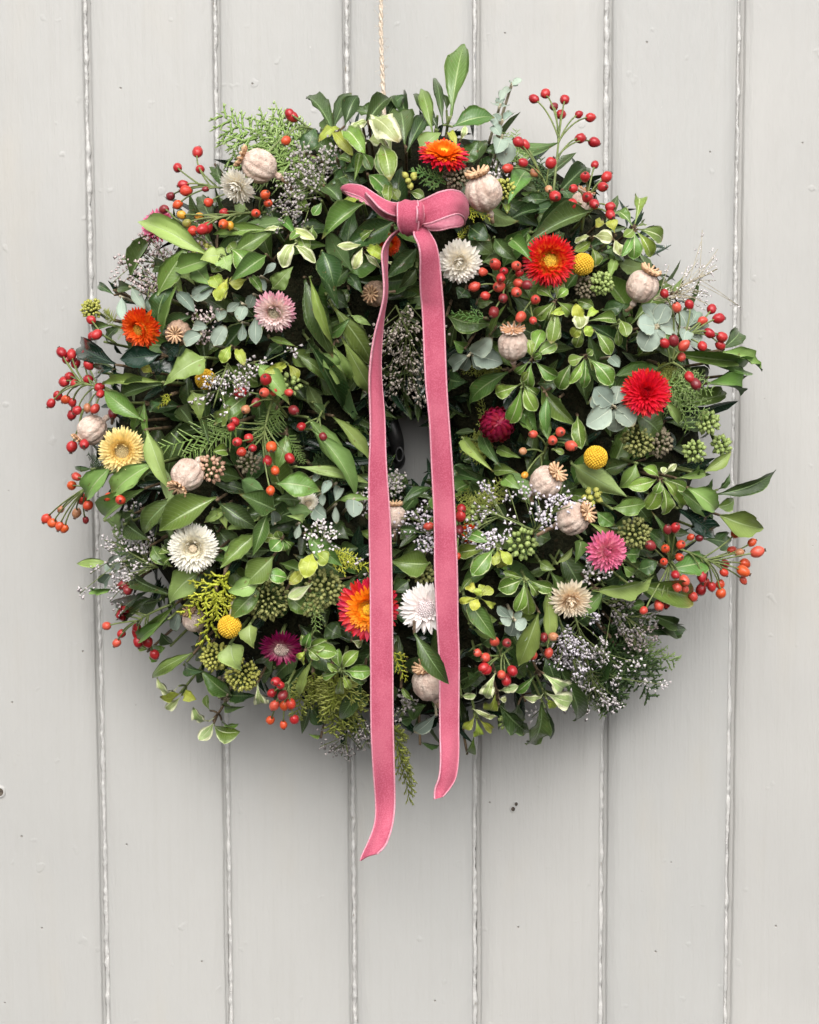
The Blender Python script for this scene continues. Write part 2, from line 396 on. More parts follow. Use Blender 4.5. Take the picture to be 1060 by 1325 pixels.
def leaf_mesh(shape, code, var):
    key = (shape, code, var)
    if key in LEAF: return LEAF[key]
    r = random.Random(hash((shape, var)) % 1000 + var * 31 if False else sum(map(ord, shape)) * 7 + var * 131)
    arch = r.uniform(0.04, 0.26); side = r.uniform(-0.09, 0.09); fold = r.uniform(0.05, 0.42)
    twist = r.uniform(-0.5, 0.5); cup = r.uniform(-0.10, 0.12); wav = r.uniform(0.0, 0.07); kw = r.uniform(1.5, 3.5); phs = r.uniform(0, 6)
    hook = r.uniform(0.0, 0.14); notch = r.uniform(0, .05)
    if code == 'silver': arch *= .5; fold *= .45; wav *= .5; twist *= .5; cup = r.uniform(-.05, .1)
    if code in ('cream', 'yellow'): arch *= 1.6; wav += .06; cup = r.uniform(-.22, -.02); twist *= 1.5
    if code == 'variegated': arch *= 1.25; fold *= 1.1; cup -= .05
    if code == 'light': fold += .08; wav += .02
    if code == 'glossy': wav += .04; fold *= .7
    nu, nv = 12, 6
    top = []; bot = []; uvs = []
    for i in range(nu + 1):
        t = i / nu; w = prof(shape, t)
        for j in range(nv + 1):
            v = (j / nv) * 2 - 1
            av = abs(v)
            jag = 1 + notch * math.sin(t * 30 + (v > 0) * 1.7) * (av > .9)
            y = 0.5 * w * v * jag * (1 - 0.12 * fold * 3 * av)
            zf = fold * 0.5 * av ** 1.2 * w + cup * v * v * w + wav * math.sin(2 * math.pi * kw * t + phs + (1.9 if v > 0 else 0)) * av ** 1.5 * min(1, w * 2)
            an = twist * (t - 0.4)
            ca, sa = math.cos(an), math.sin(an)
            yy, zz = y * ca - zf * .6 * sa, y * sa * .6 + zf * ca
            zz += arch * 4 * t * (1 - t) - hook * max(0, t - .65) ** 2 * 4
            yy += side * 4 * t * (1 - t)
            th = 0.009 * (1 - av ** 3) + 0.0015 + (0.012 if t < .1 else 0)
            top.append(Vector((t, yy, zz))); bot.append(Vector((t, yy, zz - th))); uvs.append((j / nv, t))
    W = nv + 1; N = len(top); fs = []; mi = []
    b = MB()
    ft = []; fb = []
    for i in range(nu):
        for j in range(nv):
            a = i * W + j
            ft.append((a, a + W, a + W + 1, a + 1)); fb.append((N + a, N + a + 1, N + a + W + 1, N + a + W))
    rim = [i * W for i in range(nu + 1)] + [nu * W + j for j in range(1, W)] + [i * W + nv for i in range(nu - 1, -1, -1)] + [j for j in range(nv - 1, 0, -1)]
    fr = [(rim[k], N + rim[k], N + rim[(k + 1) % len(rim)], rim[(k + 1) % len(rim)])[::-1] for k in range(len(rim))]
    b.v = top + bot; b.uv = uvs + uvs
    b.f = ft + fr + fb; b.m = [0] * (len(ft) + len(fr)) + [1] * len(fb)
    me = b.mesh('leaf_' + shape, list(LM[code])); LEAF[key] = me
    return me

FAM = {'D': ('evergreen', 'dark'), 'M': ('evergreen', 'mid'), 'L': ('broadleaf', 'light'), 'V': ('variegated', 'variegated'), 'C': ('variegated', 'cream'),
       'Y': ('variegated', 'yellow'), 'E': ('eucalyptus', 'silver'), 'G': ('holly', 'glossy')}
def leaf_shape(code, L, w):
    a = L / max(w, 1)
    if code in 'VYC': return 'spoon' if a < 3 else 'lance'
    if code == 'E': return 'round' if a < 1.7 else 'spoon'
    if code == 'L': return 'heart' if a < 1.7 else ('oval' if a < 2.6 else 'lance')
    return 'oval' if a < 2.5 else 'lance'

TILE = {'T1': (40, 90), 'T2': (260, 50), 'T3': (480, 50), 'T4': (680, 90), 'T5': (40, 340), 'T6': (260, 300), 'T7': (480, 300), 'T8': (740, 320),
        'U1': (40, 560), 'U2': (260, 540), 'U3': (480, 540), 'U4': (740, 560), 'U5': (120, 760), 'U6': (340, 760), 'U7': (560, 760), 'U8': (700, 740), 'B': (430, 220)}
# single leaves read off the photograph: base x y, tip x y, width, kind (+ = stands proud, - = lies deeper)
LEAVES = {
'T1': "950 990 585 815 130 L+;980 510 1030 640 60 D",
'T2': "700 470 790 290 80 D;760 460 825 305 100 D;640 480 700 390 90 D;960 420 790 380 90 D-;540 610 600 480 100 D;740 480 620 540 60 Y;760 490 860 590 110 V+;690 490 800 610 70 Y;"
      "890 450 1040 540 130 C+;880 440 790 480 60 C;950 560 1000 740 110 V+;850 600 900 690 70 V;720 640 790 650 60 V;840 600 810 750 50 V;880 720 1000 830 100 V;1000 760 990 860 70 V;1010 600 870 540 90 C;"
      "650 780 740 870 120 D;860 870 650 1040 120 M+;830 850 740 890 60 Y;560 780 520 870 70 D;500 840 560 910 60 V;640 860 590 930 60 V;470 960 180 1000 110 D;380 1010 80 1030 70 M;240 900 180 880 80 M;"
      "430 1000 330 1010 30 C;590 990 590 1060 70 V;900 640 760 700 120 D-;700 700 850 780 130 D-;480 760 600 800 90 D-;470 1000 600 1060 60 C;540 1000 470 1060 50 V;430 960 500 1040 60 M",
'T3': "425 405 490 50 125 M+;430 465 640 420 120 M+;380 455 330 220 45 D;355 480 230 300 60 D;400 380 380 295 35 D;260 590 365 500 110 L;80 420 175 300 80 D;180 560 150 390 130 D;190 600 300 400 80 D;"
      "110 640 20 420 120 C;50 570 100 740 100 V;480 660 560 550 100 D;540 670 610 550 90 D;730 540 975 550 80 D;740 590 600 600 80 D;820 700 730 860 110 M;690 880 720 920 50 V;900 900 740 950 60 D;"
      "930 850 790 850 70 D;1050 890 850 1055 120 D+;520 990 620 1060 110 D;200 810 280 850 60 V;90 780 140 850 70 V;400 520 450 560 50 Y;470 540 500 460 40 C;880 810 780 780 60 D;350 420 250 470 90 D-",
'T4': "340 750 30 900 125 D+;220 720 0 760 80 D;190 640 230 700 70 D;340 880 260 910 40 C;360 880 460 890 80 C+;350 900 260 960 60 V;470 900 500 980 60 C;350 940 370 1040 80 V;430 920 480 1050 60 L;"
      "10 860 10 1000 50 M;400 800 370 830 60 Y;470 860 450 790 70 Y;520 1000 420 960 90 D;480 1010 640 1040 80 D;400 960 330 1010 90 D-",
'T5': "440 170 360 125 40 D;460 130 550 130 60 D;480 180 490 300 60 E;530 130 600 240 60 E;640 150 620 260 60 E;670 330 750 100 110 D;690 385 765 130 50 L;650 20 740 40 80 D;870 20 965 120 110 L+;790 40 860 110 60 L;"
      "850 180 960 130 80 E;760 150 860 250 70 E;750 60 800 170 60 L;860 280 700 340 80 D;860 330 930 340 60 E;900 380 810 430 80 E+;980 440 1010 330 75 E;"
      "460 540 255 430 120 G;690 480 465 510 110 G+;700 480 800 400 100 G;720 490 760 600 110 G;680 510 650 600 90 G;370 580 440 560 80 G;430 620 490 590 60 G;700 630 390 640 60 L+;700 640 480 700 110 D;"
      "925 500 715 635 150 L+;850 680 890 830 100 L;900 820 940 950 40 D;500 740 510 850 120 G;600 740 540 880 70 M;600 730 615 920 40 M;640 580 580 550 60 Y;640 770 690 740 60 D;990 840 1050 760 90 M;"
      "960 70 1000 130 90 Y;1040 80 980 200 80 Y;430 330 330 360 60 D;400 420 480 330 60 D-;600 620 700 560 90 D-;780 760 860 860 90 D-",
'T6': "140 140 20 130 100 L;160 90 270 210 130 V+;130 150 60 210 90 V;200 110 150 60 80 V;260 240 320 310 60 V;150 250 80 360 80 Y;240 250 150 270 80 Y;0 300 70 290 80 D;330 230 395 165 40 E+;310 240 340 310 50 E;280 330 250 400 60 E;"
      "230 390 200 470 70 E+;210 370 140 420 50 E;110 410 90 470 60 E;70 600 130 495 80 E+;220 480 210 575 50 E;290 440 290 590 75 E+;380 300 480 190 100 L;500 60 430 185 90 C+;490 70 605 160 60 C+;520 20 560 110 80 V;"
      "545 240 690 640 120 D+;575 240 690 580 60 L+;620 160 720 390 70 D;640 100 700 300 140 D+;640 500 780 440 90 D;660 550 780 460 60 M;790 440 890 490 40 L;700 600 780 765 125 L+;640 640 730 720 90 L+;600 590 550 640 90 D;"
      "480 620 570 710 100 M;500 640 670 790 60 M;360 560 490 600 40 M;160 600 110 690 70 Y;180 620 230 700 60 Y;450 690 340 740 60 Y;460 700 510 780 60 Y;590 900 640 970 50 D;560 800 650 980 80 D;770 220 850 320 60 D;"
      "780 300 700 420 90 D-;850 700 760 850 110 D-;620 760 740 850 120 D-;850 500 760 600 100 D-;480 820 560 900 90 D-;660 330 780 400 100 D-;60 800 250 790 80 D-;250 860 80 1010 100 M;420 600 340 660 70 D-",
'T7': "520 0 640 110 130 D;590 160 690 120 60 D;650 30 770 150 80 D;740 40 840 145 90 M+;400 440 625 480 120 M;630 540 710 390 40 M;500 610 440 575 80 M;420 770 500 790 120 D;930 870 930 1060 65 M+;1000 870 970 1000 50 M;"
      "770 930 870 1050 90 M;960 260 900 235 70 V;500 300 460 350 90 D-;560 380 640 370 60 D;1000 420 950 430 50 Y;1000 500 930 560 100 V;1060 690 990 830 100 V;540 800 620 830 110 D-;700 480 600 560 100 D-;460 100 560 30 120 D-;880 800 1000 780 110 D-",
'T8': "20 350 50 425 100 C+;20 280 115 310 70 V;80 390 238 385 75 V+;120 440 210 565 80 V+;60 420 20 530 70 V;250 380 290 470 80 V;240 430 250 520 50 V;340 430 350 570 50 V;200 580 250 630 60 E;"
      "780 550 995 645 90 L+;450 550 870 600 80 M;710 610 895 640 110 L;790 540 870 440 90 D;700 720 890 775 100 L;780 680 905 690 60 D;545 240 585 160 40 D;480 800 560 930 50 L;330 880 460 990 150 D;30 890 50 1060 90 V;"
      "190 680 120 780 100 D-;560 640 720 700 90 D-;230 60 200 160 60 L;270 90 400 120 80 D-;160 330 280 300 90 D-;300 360 250 300 80 D-",
'U1': "420 180 310 350 130 L;610 290 395 435 120 L+;670 150 430 345 120 L+;600 110 600 250 80 L;690 160 740 390 70 M;980 340 690 505 180 M+;1040 400 920 470 60 L;1000 380 1030 500 60 L;590 400 740 555 80 D;400 460 470 500 130 D;"
      "500 480 620 560 100 D;640 590 740 700 80 M;410 680 250 690 50 L;480 820 320 820 35 L;880 740 740 890 165 L+;880 730 950 860 90 D;970 650 1060 675 45 M;540 760 740 850 80 D;530 960 620 840 90 D;770 900 600 1060 70 L;780 950 750 1040 60 E;"
      "330 190 240 180 30 D;700 550 820 600 120 D-;640 700 500 600 120 D-;450 580 560 640 90 D-;960 560 860 470 120 D-;680 880 560 900 120 D-;560 420 460 480 100 D-",
'U2': "690 -10 885 215 75 L+;560 0 745 278 110 L;770 30 870 100 30 L;450 90 400 270 80 M;400 350 620 385 125 M+;345 400 220 335 95 D+;390 485 215 410 130 D+;500 260 880 350 60 L;720 440 880 430 50 M;520 440 400 430 80 D;600 480 660 530 90 E;"
      "590 500 460 480 90 D;540 540 460 520 50 L+;520 560 500 640 40 E;805 435 805 525 95 E+;710 460 715 560 40 E;690 330 640 400 50 E;730 370 710 440 55 E;620 300 590 340 35 E;640 400 640 470 40 E;390 560 380 490 60 E;350 510 280 715 85 M+;"
      "300 540 140 590 60 L;320 620 200 680 80 D;100 690 260 720 50 L;180 750 90 740 30 L;385 730 240 875 135 M+;310 870 150 915 110 L+;460 850 355 830 90 V+;590 720 550 845 110 Y+;600 720 668 765 90 Y+;530 810 470 880 70 Y;"
      "585 880 460 950 70 C;440 930 560 1040 90 M;360 860 420 930 60 D;240 1000 200 930 100 D;0 840 60 920 110 D;130 180 65 180 80 V;120 560 60 470 90 D-;250 480 180 540 100 D-;680 560 780 640 110 D-;730 700 830 690 90 D-;620 620 720 560 80 D-;"
      "780 150 700 60 90 D-;840 120 780 220 100 D-;560 330 660 420 80 D-;380 1010 300 960 90 D-",
'U3': "490 110 632 272 65 L+;590 80 685 255 75 D;640 285 765 290 70 M;700 310 785 375 80 M;460 300 560 330 80 D;320 370 170 460 60 D;780 0 850 80 60 M;910 0 940 125 60 M;960 170 1020 190 40 V;310 770 120 760 150 M+;150 590 250 600 60 D;"
      "470 920 530 850 40 V;890 760 970 800 60 M;980 770 1060 690 40 L;945 900 930 1060 60 L;660 160 780 210 60 M;240 420 160 520 80 D-;200 860 120 920 100 D-;860 600 950 640 110 D-;620 480 720 560 100 D-;520 720 600 830 100 D-;600 430 520 370 90 D-;"
      "800 440 720 400 80 D-;880 280 1000 260 110 D-;560 180 470 220 80 D-;860 720 780 620 90 D-",
'U4': "0 165 270 325 135 D+;210 400 388 372 100 M+;130 415 222 485 90 M;340 160 250 285 110 M;550 240 700 210 50 L;690 210 832 108 65 L;760 325 1058 203 88 D+;770 300 830 220 40 D;700 310 740 250 40 D;640 210 670 170 45 D;610 290 745 410 110 L+;"
      "560 400 765 550 130 G;780 435 1000 500 140 L+;760 390 850 350 80 M;540 655 430 430 55 D+;105 830 420 760 100 L+;300 800 625 875 150 M+;350 720 450 680 90 D;500 720 710 670 130 M;275 640 355 640 85 M;270 700 330 740 60 M;390 950 550 1010 80 D;"
      "410 1040 590 1040 60 D;300 920 380 900 60 M;500 880 610 880 50 D;170 830 60 975 70 L;170 200 300 160 90 D-;180 560 100 480 100 L;50 560 20 680 80 L;320 480 200 500 110 D-;480 580 380 500 120 D-;300 340 420 480 80 D-;700 560 830 600 100 D-;640 460 740 400 90 D-;160 780 260 720 90 D-",
'U5': "410 160 258 275 65 L+;450 160 430 230 60 E;200 150 300 60 100 D;540 340 325 472 65 M;455 520 340 480 75 C+;470 540 355 580 65 Y;470 570 388 645 55 C;490 550 542 592 70 Y;640 690 528 640 85 C+;620 650 600 568 50 V;640 710 562 805 75 C;"
      "640 720 772 765 115 V+;680 700 765 725 60 V;700 600 790 630 45 D;720 570 850 570 80 D;870 500 905 605 85 C;730 290 780 430 145 L+;830 195 850 315 110 L+;490 400 580 440 80 D;800 60 820 140 70 D;420 300 360 240 90 D-;600 480 540 440 90 D-;900 400 960 340 110 D-;960 430 880 460 90 D-;620 300 540 360 90 D-",
'U6': "260 380 198 565 55 L;470 280 525 300 60 C;800 240 972 497 95 D^;915 665 800 770 85 E+;830 815 930 830 35 D;730 520 800 600 35 V;700 400 740 430 80 D;320 640 260 560 90 D-;480 560 560 620 90 D-;760 650 860 620 110 D-;330 200 420 260 110 D-;560 200 460 150 120 D-;720 700 800 680 70 D-;310 780 245 775 25 M;"
      "250 620 340 720 90 D-;640 480 700 600 110 D-;760 440 860 360 120 D-",
'U7': "190 190 332 172 85 M+;210 220 322 262 65 M;560 130 458 402 115 L+;600 30 612 285 75 L+;640 100 622 262 65 D;330 450 278 585 85 C+;350 545 452 520 55 C;330 560 290 645 80 Y;350 590 390 590 40 C;585 455 695 530 115 C+;585 560 480 580 50 C;600 560 738 600 115 C+;"
      "600 590 645 640 60 Y;540 460 440 555 55 V;350 620 502 765 110 D+;575 605 498 825 115 D+;600 640 622 795 45 D;150 570 228 570 50 C;210 640 345 680 40 C;220 680 158 745 60 Y;230 690 240 785 60 Y;240 690 315 755 50 Y;590 360 645 505 95 D;180 865 215 800 60 M;660 380 705 500 80 D;"
      "260 500 180 440 90 D-;420 460 500 380 100 D-;450 620 420 700 100 D-;260 300 340 240 90 D-;300 420 420 400 90 D-;760 180 840 140 90 D-;180 360 260 300 100 D-;160 480 220 540 90 D-;520 560 600 500 110 D-",
'U8': "570 260 720 280 90 D;560 310 755 300 65 D;440 330 520 420 60 D;300 560 370 410 50 D;420 60 340 130 110 D-;450 200 560 260 90 D-;240 100 320 200 90 D-",
'B': "445 370 85 560 175 D+;300 430 190 510 80 V+;230 540 38 545 65 C+;220 560 158 715 85 C+;250 560 392 640 100 Y+;230 600 352 715 50 C+;380 660 475 690 22 C+;615 560 398 772 135 D+;610 700 488 845 100 D;420 440 300 560 90 M;130 700 -20 850 120 D;560 160 660 190 80 V;100 50 0 100 120 D",
}
# whorls: tile, hub, kind, then tip x y width
WHORLS = [
('T4', 575, 835, 'V', "600 668 78;480 745 82;727 895 98;572 1002 92;662 990 82;508 985 55;520 880 60;620 810 40"),
('T7', 850, 670, 'V', "830 568 62;905 515 92;982 590 82;985 765 85;830 825 88;760 745 45;900 640 50"),
('T7', 800, 800, 'V', "655 850 92;730 1012 92;870 945 88;775 960 60;830 740 50;880 860 70"),
('T7', 975, 360, 'V', "865 455 85;940 475 92;1055 430 80;1000 260 70;880 300 70;1040 300 60;950 590 80"),
('T8', 75, 570, 'V', "35 695 80;-10 720 60;215 725 100;60 745 62;-20 600 70;130 640 60;110 540 50"),
('T8', 60, 400, 'Y', "0 470 70;130 330 60;20 300 70;100 470 60"),
('T8', 450, 420, 'E', "380 300 120;505 300 100;345 400 115;560 430 105;375 545 125;450 500 90"),
('T8', 610, 430, 'E', "560 340 100;660 340 70;670 520 110;720 400 60;590 500 80"),
('T8', 225, 840, 'E', "95 800 105;250 730 90;300 870 115;175 790 80;80 940 125;230 975 115;330 940 105;120 740 110"),
('T7', 520, 650, 'E', "425 715 85;612 680 130;640 560 95;690 690 115;480 730 60;600 610 80"),
('U3', 660, 680, 'V', "508 615 82;462 715 92;535 835 105;620 640 50"),
('U3', 670, 690, 'Y', "690 795 62;742 775 60;650 780 50"),
('U3', 815, 850, 'V', "672 905 112;765 1025 82;830 1045 92;965 905 82;700 815 50;880 940 60"),
('U3', 570, 950, 'Y', "515 885 65;600 885 62;538 1018 66;645 905 60;650 995 45;462 972 42;570 900 55"),
('U4', 470, 240, 'V', "298 285 88;398 405 105;490 435 85;582 405 55;378 185 65;605 295 72;545 330 60;440 320 60"),
('U4', 480, 225, 'C', "555 165 42;490 180 40"),
('U2', 430, 640, 'V', "368 702 95;445 705 60;328 640 62;402 598 60;482 685 45"),
('U6', 230, 320, 'V', "252 238 65;338 278 75;392 345 95;300 380 60;205 250 50"),
('U6', 228, 330, 'Y', "208 388 52;180 370 40"),
('U6', 415, 440, 'V', "575 440 95;400 325 65;505 335 85;312 470 45;462 535 50;552 498 45;405 565 52;340 400 45"),
('U7', 430, 170, 'E', "355 160 90;405 255 85;342 100 55;488 215 72;470 130 40"),
('U7', 455, 210, 'E', "474 292 62;500 250 50"),
('U1', 760, 640, 'V', "720 700 60;690 600 60"),
('U5', 300, 330, 'V', "240 300 50;340 390 60;380 320 60"),
('T3', 690, 520, 'E', "740 590 100;660 600 90;700 660 120;620 400 50;640 460 60"),
('T3', 680, 360, 'E', "655 340 60;715 350 55;700 270 45;690 310 50"),
('T3', 740, 250, 'E', "795 212 42;700 290 45;770 240 45;730 225 40"),
('T3', 690, 440, 'E', "755 390 45;640 400 50"),
('T1', 1010, 980, 'L', "900 1000 100;1050 1060 110"),
('U1', 430, 740, 'E', "380 800 70;470 650 80;400 680 60"),
]
def spec(tile, x, y):
    ox, oy = TILE[tile]; k = (190 if tile == 'B' else 260) / 1060.0
    return ox + x * k, oy + y * k, k

# long pointed leaves, in photograph pixels
LONG = "430 395 478 470 27 M;442 436 480 505 24 L+;398 440 442 524 27 D+;452 478 478 562 22 M+;404 556 458 640 24 L;168 362 206 300 25 D;204 382 242 322 27 M+;224 352 280 334 26 L+;186 544 138 508 24 M;202 602 148 642 30 L+;190 556 216 628 25 L+;332 690 288 732 26 M;282 650 334 684 26 D;432 172 398 128 22 D;470 166 503 128 24 D;530 162 522 124 22 D;560 172 546 118 18 M;345 330 300 362 26 M+;330 470 372 520 25 L;455 350 425 300 26 D+;300 330 352 300 24 M;610 250 668 285 24 D;690 300 752 262 30 D+;640 600 688 652 26 M;860 620 918 668 28 M;830 430 886 470 26 M;720 860 742 930 22 D;600 770 640 826 24 M+;300 900 262 868 24 M;470 880 440 930 22 D;230 640 188 690 26 D;340 760 300 800 26 M;395 690 440 730 26 M+;660 480 610 520 26 M;700 500 744 548 26 M;560 640 600 690 26 M"
sprigs = []          # each: dict(fam, hub(px,py), leaves[(bx,by,tx,ty,w,code,lift)])
singles = []
for tile, txt in LEAVES.items():
    for e in txt.split(';'):
        q = e.split()
        if len(q) < 6: continue
        x0, y0, x1, y1, w = map(float, q[:5]); code = q[5][0]; s = q[5][1:]
        bx, by, k = spec(tile, x0, y0); tx, ty, _ = spec(tile, x1, y1)
        singles.append((bx, by, tx, ty, w * k, code, 0.012 if s == '+' else 0.05 if s == '^' else (-0.024 if s == '-' else 0.0)))
for e in LONG.split(';'):
    q = e.split(); x0, y0, x1, y1, w = map(float, q[:5])
    singles.append((x0, y0, x1, y1, w, q[5][0], 0.012 if '+' in q[5] else 0.002))
used = [False] * len(singles)
for i, a in enumerate(singles):
    if used[i]: continue
    grp = [a]; used[i] = True
    for j in range(i + 1, len(singles)):
        b_ = singles[j]
        if not used[j] and FAM[b_[5]][0] == FAM[a[5]][0] and (b_[6] < 0) == (a[6] < 0):
            if math.hypot(a[0] - b_[0], a[1] - b_[1]) < (17 if a[6] >= 0 else 30):
                grp.append(b_); used[j] = True
    sprigs.append(dict(fam=FAM[a[5]][0], hub=(sum(g[0] for g in grp) / len(grp), sum(g[1] for g in grp) / len(grp)), leaves=grp))
for tile, hx, hy, code, txt in WHORLS:
    bx, by, k = spec(tile, hx, hy); lv = []
    for e in txt.split(';'):
        x, y, w = map(float, e.split()); tx, ty, _ = spec(tile, x, y)
        o = 0.12
        lv.append((bx + (tx - bx) * o, by + (ty - by) * o, tx, ty, w * k, code, 0.014))
    sprigs.append(dict(fam=FAM[code][0], hub=(bx, by), leaves=lv, whorl=True))
# evergreen filler tucked between, seen in the gaps
fr = random.Random(5)
for k in range(40):
    a = 2 * math.pi * (k * 0.381966 + 0.1); r = 95 + 245 * ((k + 0.5) / 40) ** 0.62
    hx, hy = CX + r * math.cos(a), CY + r * math.sin(a)
    ax = a + fr.choice((-1, 1)) * fr.uniform(0.5, 1.5)
    lv = []; n = fr.randint(4, 6)
    for i in range(n):
        s = (i / n - .3) * 60
        bx, by = hx + math.cos(ax) * s, hy + math.sin(ax) * s
        la = ax + (1 if i % 2 else -1) * fr.uniform(.5, 1.1); L = fr.uniform(44, 76)
        lv.append((bx, by, bx + math.cos(la) * L, by + math.sin(la) * L, L * fr.uniform(.34, .5), fr.choice('DDDM'), -0.030 - fr.uniform(0, .012)))
    sprigs.append(dict(fam='evergreen', hub=(hx, hy), leaves=lv, filler=True))

SPNAME = {'evergreen': ('evergreen_sprig', 'dark green evergreen', 'evergreen sprigs in the wreath'), 'broadleaf': ('broadleaf_sprig', 'light green broad-leaved', 'light green leaf sprigs in the wreath'),
          'variegated': ('variegated_sprig', 'cream-edged variegated', 'variegated sprigs in the wreath'), 'eucalyptus': ('eucalyptus_sprig', 'silvery eucalyptus', 'eucalyptus sprigs in the wreath'),
          'holly': ('glossy_leaf_sprig', 'glossy blackish green', 'glossy dark leaf sprigs in the wreath')}
lr = random.Random(21)
def build_sprig(sp, label):
    fam = sp['fam']; hx, hy = sp['hub']; lift0 = sp['leaves'][0][6]
    d, n = ring(hx, hy)
    base = P(hx, hy, d + lift0)
    nm, _, grp = SPNAME[fam]
    root = thing(nm, label, 'leaf sprig', base, grp)
    b = MB()
    inner = base - n * 0.028 + Vector((0, 0.004, 0))
    b.tube(bez(inner, base - n * 0.012, base + n * .002, 5), [0.0011, 0.001, 0.0009, 0.0009, 0.0008], 5)
    for (bx, by, tx, ty, w, code, lift) in sp['leaves']:
        d0, n0 = ring(bx, by); d1, n1 = ring(tx, ty)
        jit = lr.uniform(-.003, .005) + (.007 if code in 'CY' else 0)
        B = P(bx, by, d0 + lift + jit)
        rise = lr.uniform(-0.004, 0.012)
        if sp.get('whorl'): rise = lr.uniform(-.008, .006)
        out = math.hypot(tx - CX, ty - CY) > 415
        T = P(tx, ty, max(0.012, (d1 + d0 * (0.6 if out else 0)) / (1.6 if out else 1) + lift + jit + rise))
        if code in 'DML' and lift >= 0: T = B + (T - B) * 1.07
        L = (T - B).length; wm = w * pxm(d0) * (1.05 if code in 'VYCE' else 1.14)
        nn = (n0 * 0.55 + n1 * 0.25 + Vector((0, -0.75, 0.18)) + Vector((lr.uniform(-.42, .42), 0, lr.uniform(-.36, .42)))).normalized()
        if code in 'DM' and lift >= 0 and lr.random() < .14: nn = -nn
        sh = leaf_shape(code, math.hypot(tx - bx, ty - by), w)
        me = leaf_mesh(sh, FAM[code][1], lr.randrange(7))
        part('leaf', me, root, frame(T - B, nn, B, L, wm, L * (0.55 + 0.45 * min(1, wm / L * 2))))
        if (B - base).length > .002:
            b.tube(bez(base - n * .004, (base + B) / 2 - n * .003, B, 4), 0.0007, 5)
    part('stem', b.mesh('stem', [STEM_P if fam == 'eucalyptus' else (STEM_D if lr.random() < .5 else STEM)]), root)
    return root
# ------------------------------------------------------------------ strawflowers
def petal_mat(name, base, tip, rough=0.42, pos=0.45, streak=0.2):
    m = NT(name); sep = m.n('ShaderNodeSeparateXYZ'); m.l(m.uv, sep.inputs[0])
    st = m.noise(m.scaled(m.uv, 14, 1.2, 1), 1.0, 2)
    t = m.math('ADD', sep.outputs[1], m.math('MULTIPLY', m.math('SUBTRACT', st, 0.5), streak))
    c = m.mix(m.step(t, pos - 0.35, pos + 0.4), base, tip)
    hs2 = m.n('ShaderNodeHueSaturation'); m.l(c, hs2.inputs['Color'])
    m.l(m.math('MULTIPLY_ADD', m.rnd, 0.16, 0.93), hs2.inputs['Value']); m.l(m.math('MULTIPLY_ADD', m.math('FRACT', m.math('MULTIPLY', m.rnd, 31.0)), 0.02, 0.49), hs2.inputs['Hue'])
    m.color(hs2.outputs[0]); m.rough(rough); m.spec(0.45)
    tr = m.n('ShaderNodeBsdfTranslucent'); m.l(hs2.outputs[0], tr.inputs['Color']); mx = m.n('ShaderNodeMixShader'); mx.inputs[0].default_value = 0.25
    m.l(m.bs.outputs[0], mx.inputs[1]); m.l(tr.outputs[0], mx.inputs[2]); m.l(mx.outputs[0], m.out.inputs['Surface'])     # papery petals let light through
    m.bump(m.noise(m.scaled(m.uv, 30, 1.5, 1), 1.0, 2), 0.3, 0.0004)
    return m.mat
def petal_geo(cup, curl, w, pointed=True, nu=5, nv=4):
    vs = []; uvs = []
    for i in range(nu + 1):
        t = i / nu
        wt = (0.62 + 0.38 * math.sin(math.pi * min(1, t * .8 + .08))) * (1 - (t ** (6.5 if pointed else 9)) * .86)
        for j in range(nv + 1):
            v = 2 * j / nv - 1
            vs.append(Vector((t, .5 * w * wt * v, cup * (v * v) * wt * w - curl * t * t + curl * t * .35))); uvs.append((j / nv, t))
    W = nv + 1
    fs = [(i * W + j, (i + 1) * W + j, (i + 1) * W + j + 1, i * W + j + 1) for i in range(nu) for j in range(nv)]
    return vs, fs, uvs
